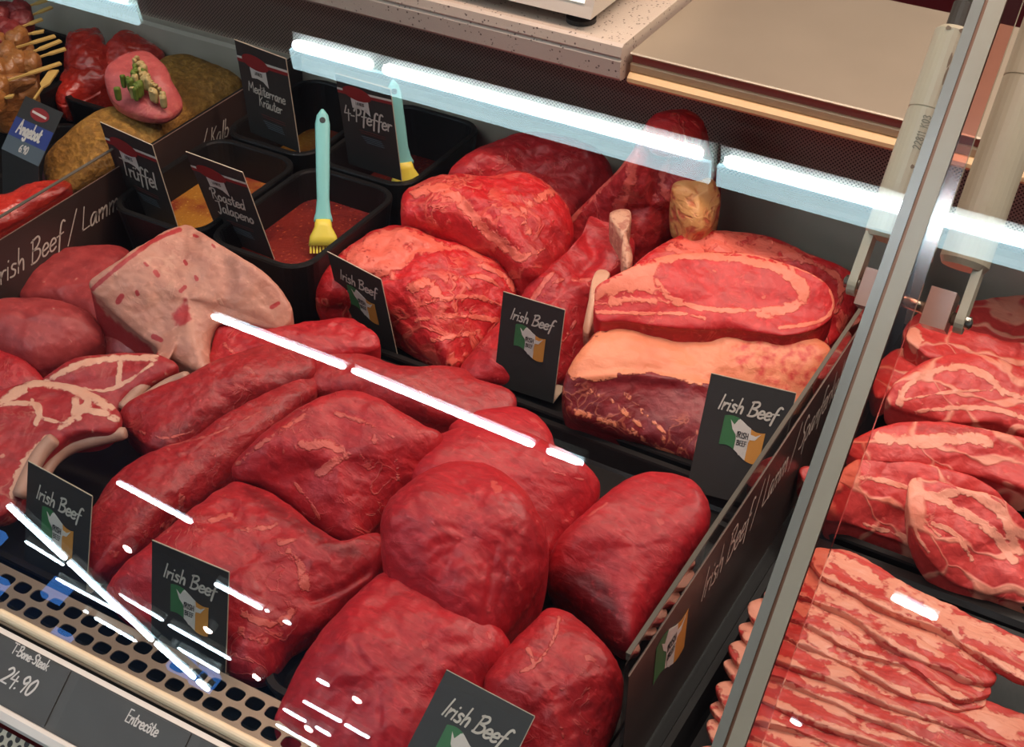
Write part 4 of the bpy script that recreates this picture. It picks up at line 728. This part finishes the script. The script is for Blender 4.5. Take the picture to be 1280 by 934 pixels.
piece('smooth_roast','tall dark domed roast in the middle of the smooth cuts','meat',SM,[(476,655),(486,628),(512,602),(545,585),(585,578),(622,588),(655,615),(676,650),(686,690),(680,725),(658,765),(628,800),(600,812),(560,800),(520,770),(490,740),(478,700)],.055,.125,.045,zbase=.01,amp=.006,group='smooth beef roasts',darkf=[([(650,620),(686,680),(660,765),(625,800),(612,740),(630,680)],.25)],dents=[([(620,680),(614,720),(606,770)],3,.002),([(636,670),(632,720),(622,760)],3,.0015)],
 fat=[([(617,606),(622,611)],6,1)])
piece('smooth_roast','bright smooth rump piece against the right divider','meat',SM,[(684,716),(690,690),(708,664),(738,638),(768,612),(802,597),(840,597),(870,610),(887,640),(882,672),(858,712),(826,760),(800,800),(784,822),(760,806),(735,780),(712,756),(690,740)],.012,.075,.032,zbase=.0,sq=3,amp=.003,group='smooth beef roasts',darkf=[([(680,712),(712,712),(752,720),(772,755),(792,818),(770,835),(715,790),(676,745)],.85)],  # lower cut face: its shade is put into the dark mask
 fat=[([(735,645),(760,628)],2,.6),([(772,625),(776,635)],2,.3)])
piece('smooth_roast','lumpy front beef piece behind the bottom sign card','meat',RB,[(603,856),(615,832),(640,805),(668,776),(688,760),(715,768),(742,792),(768,822),(779,850),(776,888),(760,930),(740,975),(700,1000),(640,985),(605,930)],.0,.07,.035,zbase=.0,amp=.006,group='smooth beef roasts',fat=[([(700,768),(692,800),(670,830),(650,840)],2.5,.9),([(664,768),(670,766)],5,.9),([(660,812),(668,830)],4,.6)])
# --- pork neck steaks
def neck(label,pts,zf,zb,**k): return piece('neck_steak',label,'meat',NK,pts,zf,zb,k.pop('bulge',.006),group='pork neck steaks',sq=4,amp=k.pop('amp',.004),shrink=.05,thick=k.pop('thick',.022),zbase=k.pop('zbase',max(0,zf-.020)),**k)
neck('pork neck steak at the very back of the right tray',[(1128,420),(1140,398),(1160,388),(1190,384),(1222,376),(1260,372),(1330,378),(1350,420),(1330,460),(1250,462),(1180,455),(1140,440)],.055,.075)
neck('small curled pork neck end beside the pivot block',[(1146,398),(1150,386),(1166,384),(1178,392),(1170,402),(1152,404)],.055,.06,zbase=.03)
neck('pork neck steak with a rounded fat knob at its left end',[(1131,424),(1140,410),(1168,402),(1200,412),(1260,430),(1340,440),(1350,500),(1300,500),(1230,470),(1180,455),(1160,452),(1146,440)],.06,.085,fill=[([(1132,412),(1146,408),(1155,424),(1148,440),(1160,452),(1142,440)],.9)])
neck('folded pork piece showing at the left under the oval steak',[(1090,470),(1105,448),(1130,436),(1160,450),(1150,470),(1120,490),(1095,500)],.05,.06,zbase=.02)
neck('large oval pork neck steak on top of the stack',[(1106,505),(1112,488),(1132,468),(1165,450),(1205,444),(1250,452),(1310,478),(1350,520),(1340,560),(1280,548),(1240,532),(1190,530),(1150,522),(1122,515)],.08,.115,fat=[([(1125,505),(1132,485),(1160,468),(1200,458),(1235,472),(1255,490),(1290,500)],6,1),([(1130,500),(1190,490),(1240,488)],2.5,.8),([(1145,515),(1200,510),(1245,512),(1300,530)],4,.9)],bulge=.008)
neck('long pork neck steak with a thick pale fat edge',[(1058,560),(1075,545),(1110,532),(1150,528),(1200,532),(1260,545),(1340,565),(1350,620),(1290,620),(1230,600),(1180,590),(1120,580),(1075,578)],.06,.09,fat=[([(1100,548),(1150,552),(1210,548),(1240,555)],9,1)],dark=[([(1150,536),(1220,540)],6,.4)])
neck('pork neck steak at the left above the black ledge',[(1030,648),(1040,615),(1055,585),(1080,572),(1120,574),(1170,584),(1225,600),(1260,640),(1220,690),(1170,700),(1135,684),(1095,668),(1055,655)],.022,.075,fat=[([(1055,600),(1090,598),(1135,610)],4,.8),([(1080,655),(1110,665),(1135,672)],4,.7)])
neck('front pork neck steak with a broad white fat arch',[(1134,625),(1140,600),(1165,600),(1200,610),(1240,618),(1275,645),(1310,690),(1330,755),(1290,758),(1240,746),(1212,738),(1180,722),(1150,690),(1138,660)],.024,.085,
 fat=[([(1140,598),(1148,615),(1175,625),(1205,640),(1240,665),(1268,700)],7,1),([(1180,618),(1215,616),(1250,640),(1272,690)],8,1),([(1138,630),(1145,665),(1160,690)],4,.9),([(1150,625),(1155,650),(1175,670)],3,.8),([(1165,655),(1195,668),(1215,700)],4,.9)],n=220,m=50)
neck('pork end sticking out left of the joint between the panes',[(998,590),(1008,583),(1030,592),(1045,610),(1045,640),(1022,640),(1008,615)],.02,.05,zbase=.0)
# --- pork belly slices, shingled from the back of the tray to the front
ends=[((1012,690),(1330,850)),((985,712),(1245,852)),((958,738),(1238,866)),((934,757),(1232,882)),((924,782),(1330,946)),((912,806),(1340,975)),((903,830),(1340,1005)),((896,856),(1340,1030)),((888,880),(1340,1062)),((882,906),(1340,1096)),((876,934),(1340,1130))]
lbl=['pork belly slice at the back edge of the fan below the black ledge','second pork belly slice from the black ledge','third pork belly slice from the black ledge, ending short at the right','fourth pork belly slice, its left end curling out under the pane joint','fifth pork belly slice, lying across the middle of the fan','sixth pork belly slice, just in front of the fan middle','seventh pork belly slice from the black ledge','eighth pork belly slice from the black ledge','ninth pork belly slice, near the bottom right corner','tenth pork belly slice, cut by the bottom edge','foremost pork belly slice at the bottom edge of the frame']
for i,((a,b),(c,d)) in enumerate(ends):
    zc=.050-.0022*i; A=np.array(P(a,b,zc)); B=np.array(P(c,d,zc)); u=(B-A)/np.linalg.norm(B-A); v=np.cross([0,0,1],u); L=np.linalg.norm(B-A)
    v=v*math.cos(.24)-np.array([0,0,1])*math.sin(.24); pts=[]; rng=random.Random(i*7+3)
    def band(o,am,s0=0.02,s1=.98,ph=0): W=[A+u*L*(s0+(s1-s0)*q/9)+v*(.023*(o+am*math.sin(q*1.1+ph)+am*.6*math.sin(q*2.3+ph*2))) for q in range(10)]; return [tuple(x) for x in proj(np.array(W))]
    fb=[(band(-.98,.05,ph=rng.random()*6),7,.8),(band(rng.uniform(.25,.6),.22,rng.uniform(0,.3),rng.uniform(.6,1),rng.random()*6),rng.uniform(10,18),.8),(band(rng.uniform(-.2,.25),.25,rng.uniform(0,.4),rng.uniform(.5,1),rng.random()*6),rng.uniform(5,10),.8),(band(.6,.3,.1,.95,rng.random()*6),9,.7)]+[([tuple(x) for x in proj(np.array([A+u*.004+v*.015,A+u*.012-v*.004]))],18,.9)]
    K=12; hw=.023
    for k in range(K+1):
        s=k/K; wv=hw*(1+.14*math.sin(s*9+i*1.7)); e_=min(1,(s*(1-s)*22)**.5); pts.append(A+u*L*s+v*(wv*e_)+v*.003*math.sin(s*14+i*2.3))
    for k in range(K-1,0,-1):
        s=k/K; wv=hw*(1+.14*math.sin(s*8+i*2.9)); e_=min(1,(s*(1-s)*22)**.5); pts.append(A+u*L*s-v*(wv*e_)+v*.003*math.sin(s*14+i*2.3))
    piece('belly_slice',lbl[i],'meat',BL,pts,0,0,.0035,group='pork belly slices',world=True,zbase=0.0,thick=(.008 if i<10 else None),sq=3,amp=.003,fr=30,shrink=.05,n=240,m=26,mb=6,fat=fb,ang=math.atan2(u[1],u[0]))
# --- beyond the left divider
piece('marinated_steak','bright red marinated meat at the back of the left tray','meat',MA,[(80,72),(84,45),(100,40),(122,36),(130,48),(134,62),(150,68),(145,92),(110,96),(84,92)],.06,.09,.02,zbase=.02,group='red marinated meat pieces',amp=.007)
piece('marinated_steak','bright red marinated meat behind the stuffed roulade','meat',MA,[(126,74),(136,54),(160,40),(182,50),(206,68),(196,84),(160,92),(132,92)],.06,.09,.02,zbase=.02,group='red marinated meat pieces',amp=.007)
piece('marinated_steak','bright red marinated meat in front beside the skewers','meat',MA,[(68,120),(76,98),(88,84),(118,80),(145,88),(142,104),(120,116),(92,128),(74,130)],.04,.06,.02,zbase=.01,group='red marinated meat pieces',amp=.007)
piece('crusted_roast','herb crusted roast in front of the stuffed roulade','meat',CR,[(56,215),(62,190),(85,165),(112,147),(140,134),(172,142),(200,155),(200,182),(160,205),(120,228),(90,240),(62,232)],.03,.085,.02,zbase=.0,amp=.004,group='herb crusted roasts')
piece('crusted_roast','herb crusted roast behind, reaching to the herb sign','meat',CR,[(178,140),(188,95),(205,75),(232,71),(270,82),(296,96),(302,112),(275,135),(240,155),(210,172),(190,170)],.05,.09,.02,zbase=.0,amp=.003,group='herb crusted roasts')
ro=piece('stuffed_roulade','pink stuffed roulade with green and cream filling lying on crusted roasts','meat',PK,[(131,97),(140,80),(160,68),(185,66),(204,80),(216,102),(228,128),(222,142),(205,150),(178,148),(150,136),(136,118)],.10,.14,.014,zbase=.09,amp=.002,shrink=.4)
HG=plain('herb_filling_green',(118,140,50),.6,var=.4,vs=120,bump=.8,bs=160); HC=plain('filling_cream',(216,190,126),.6,var=.35,vs=120,bump=.8,bs=160); rg=random.Random(4)
for k in range(46):
    k=k if k<26 else k-20
    if k<10: cx,cy,mt=rg.uniform(146,176),rg.uniform(94,114),HG
    elif k<14: cx,cy,mt=rg.uniform(167,180),rg.uniform(80,94),HG
    else: t=(k-14)/11; cx,cy,mt=170+30*t**1.0+rg.uniform(-5,4),76+42*t+rg.uniform(-4,4),HC
    if k in (9,13): mt=HC
    r=rg.uniform(2.6,5); pt=[(cx+r*math.cos(a)*rg.uniform(.8,1.2),cy+r*.7*math.sin(a)*rg.uniform(.8,1.2)) for a in [2*math.pi*j/7 for j in range(7)]]
    t=(150-cy)/84; zz=.10+.04*t*t*(3-2*t)+.016
    blob('filling',mt,pt,zz,zz+.003,.004,zbase=zz-.012,parent=ro,n=24,m=6,mb=3,amp=.002,fr=90)
piece('meat_scrap','pinkish meat end in the dark tray below the crusted roast','meat',PK,[(54,222),(62,206),(78,202),(95,212),(98,226),(80,236),(60,236)],.02,.035,.012,zbase=.0)
piece('beef_cut','dark red cut seen through the left divider near the frame edge','meat',MA,[(-40,262),(-10,248),(10,244),(40,232),(75,228),(90,236),(60,258),(20,282),(-20,300),(-45,290)],.03,.05,.015,zbase=.0)
tray('meat_tray','black tray of crusted roasts left of the divider',-1.352,.90,-1.065,1.175,-.006,.02,.03)
tray('meat_tray','black tray of red marinated meat at the upper left',-1.352,1.18,-1.065,1.312,-.006,.05,.02)
tray('meat_tray','black tray at the left frame edge before the offer card',-1.50,.60,-1.065,.895,-.006,.02,.03)
# skewers
pk=[((32,10),(59,1)),((35,22),(65,10)),((23,36),(53,25)),((28,45),(55,40)),((15,62),(69,46)),((26,72),(76,52)),((44,74),(82,62)),((3,104),(76,80)),((0,124),(17,121)),((43,125),(68,89))]
sl=['highest skewer pick at the top left corner','second skewer pick from the top left corner','third skewer pick, thin and pointed','broad dull skewer pick under the thin one','broad bright skewer pick reaching over the red meat','broad skewer pick just below the brightest one','thin skewer pick beside the green herb','long bright skewer pick over the curry meat','skewer pick cut by the left frame edge above the offer card','short steep bamboo pick behind the offer card']
for i,(a,b) in enumerate(pk):
    z=.135-.003*i; A=Vector(P(*a,z)); B=Vector(P(*b,z+.004)); d=(B-A).normalized(); s=d.cross(Vector((0,0,1))).normalized(); e=empty('meat_skewer',A); tag(e,sl[i],'skewer','wooden meat skewers')
    wd=.0036 if i not in (9,) else .006; L=(B-A).length; g=G(); A0=-d*.035 if i!=9 else Vector((0,0,0))
    pts=[A0-s*.0012,Vector(d*L*.4)-s*.0014,Vector(d*L*.52)-s*wd,Vector(d*L)-s*wd,Vector(d*L)+s*wd,Vector(d*L*.52)+s*wd,Vector(d*L*.4)+s*.0014,A0+s*.0012]
    g.prism([Vector(p) for p in pts],(0,0,.0022)); g.build('pick',WOOD,e,origin=z0)
    if i!=9:
        mt=HB if i<3 else SK
        for k in range(2):
            c=A-d*(.008+.026*k); ring=[c+d*.014*math.cos(t)*(1+.15*random.random())+s*.016*math.sin(t)*(1+.2*random.random()) for t in [2*math.pi*j/9 for j in range(9)]]
            blob('meat_chunk',mt,[tuple(p) for p in ring],0,0,.012,world=True,zbase=z-.016,parent=e,n=48,m=12,mb=5,amp=.005,fr=40)
for i,(pt,mt) in enumerate((([(-30,20),(0,5),(30,12),(34,40),(10,50),(-20,48)],HB),([(-30,60),(0,52),(34,48),(44,70),(30,92),(-5,98),(-30,90)],SK),([(-20,100),(10,94),(38,92),(44,104),(20,118),(-15,122)],SK))):
    piece('skewer_meat',('dark red meat lump under the upper skewers','curry coloured meat lump under the middle skewers','curry coloured meat lump under the lowest skewers')[i],'meat',mt,pt,.09,.11,.014,zbase=.04,amp=.006)
tray('meat_tray','black raised tray of skewers at the upper left corner',-1.66,1.10,-1.36,1.31,-.006,.06,.02)
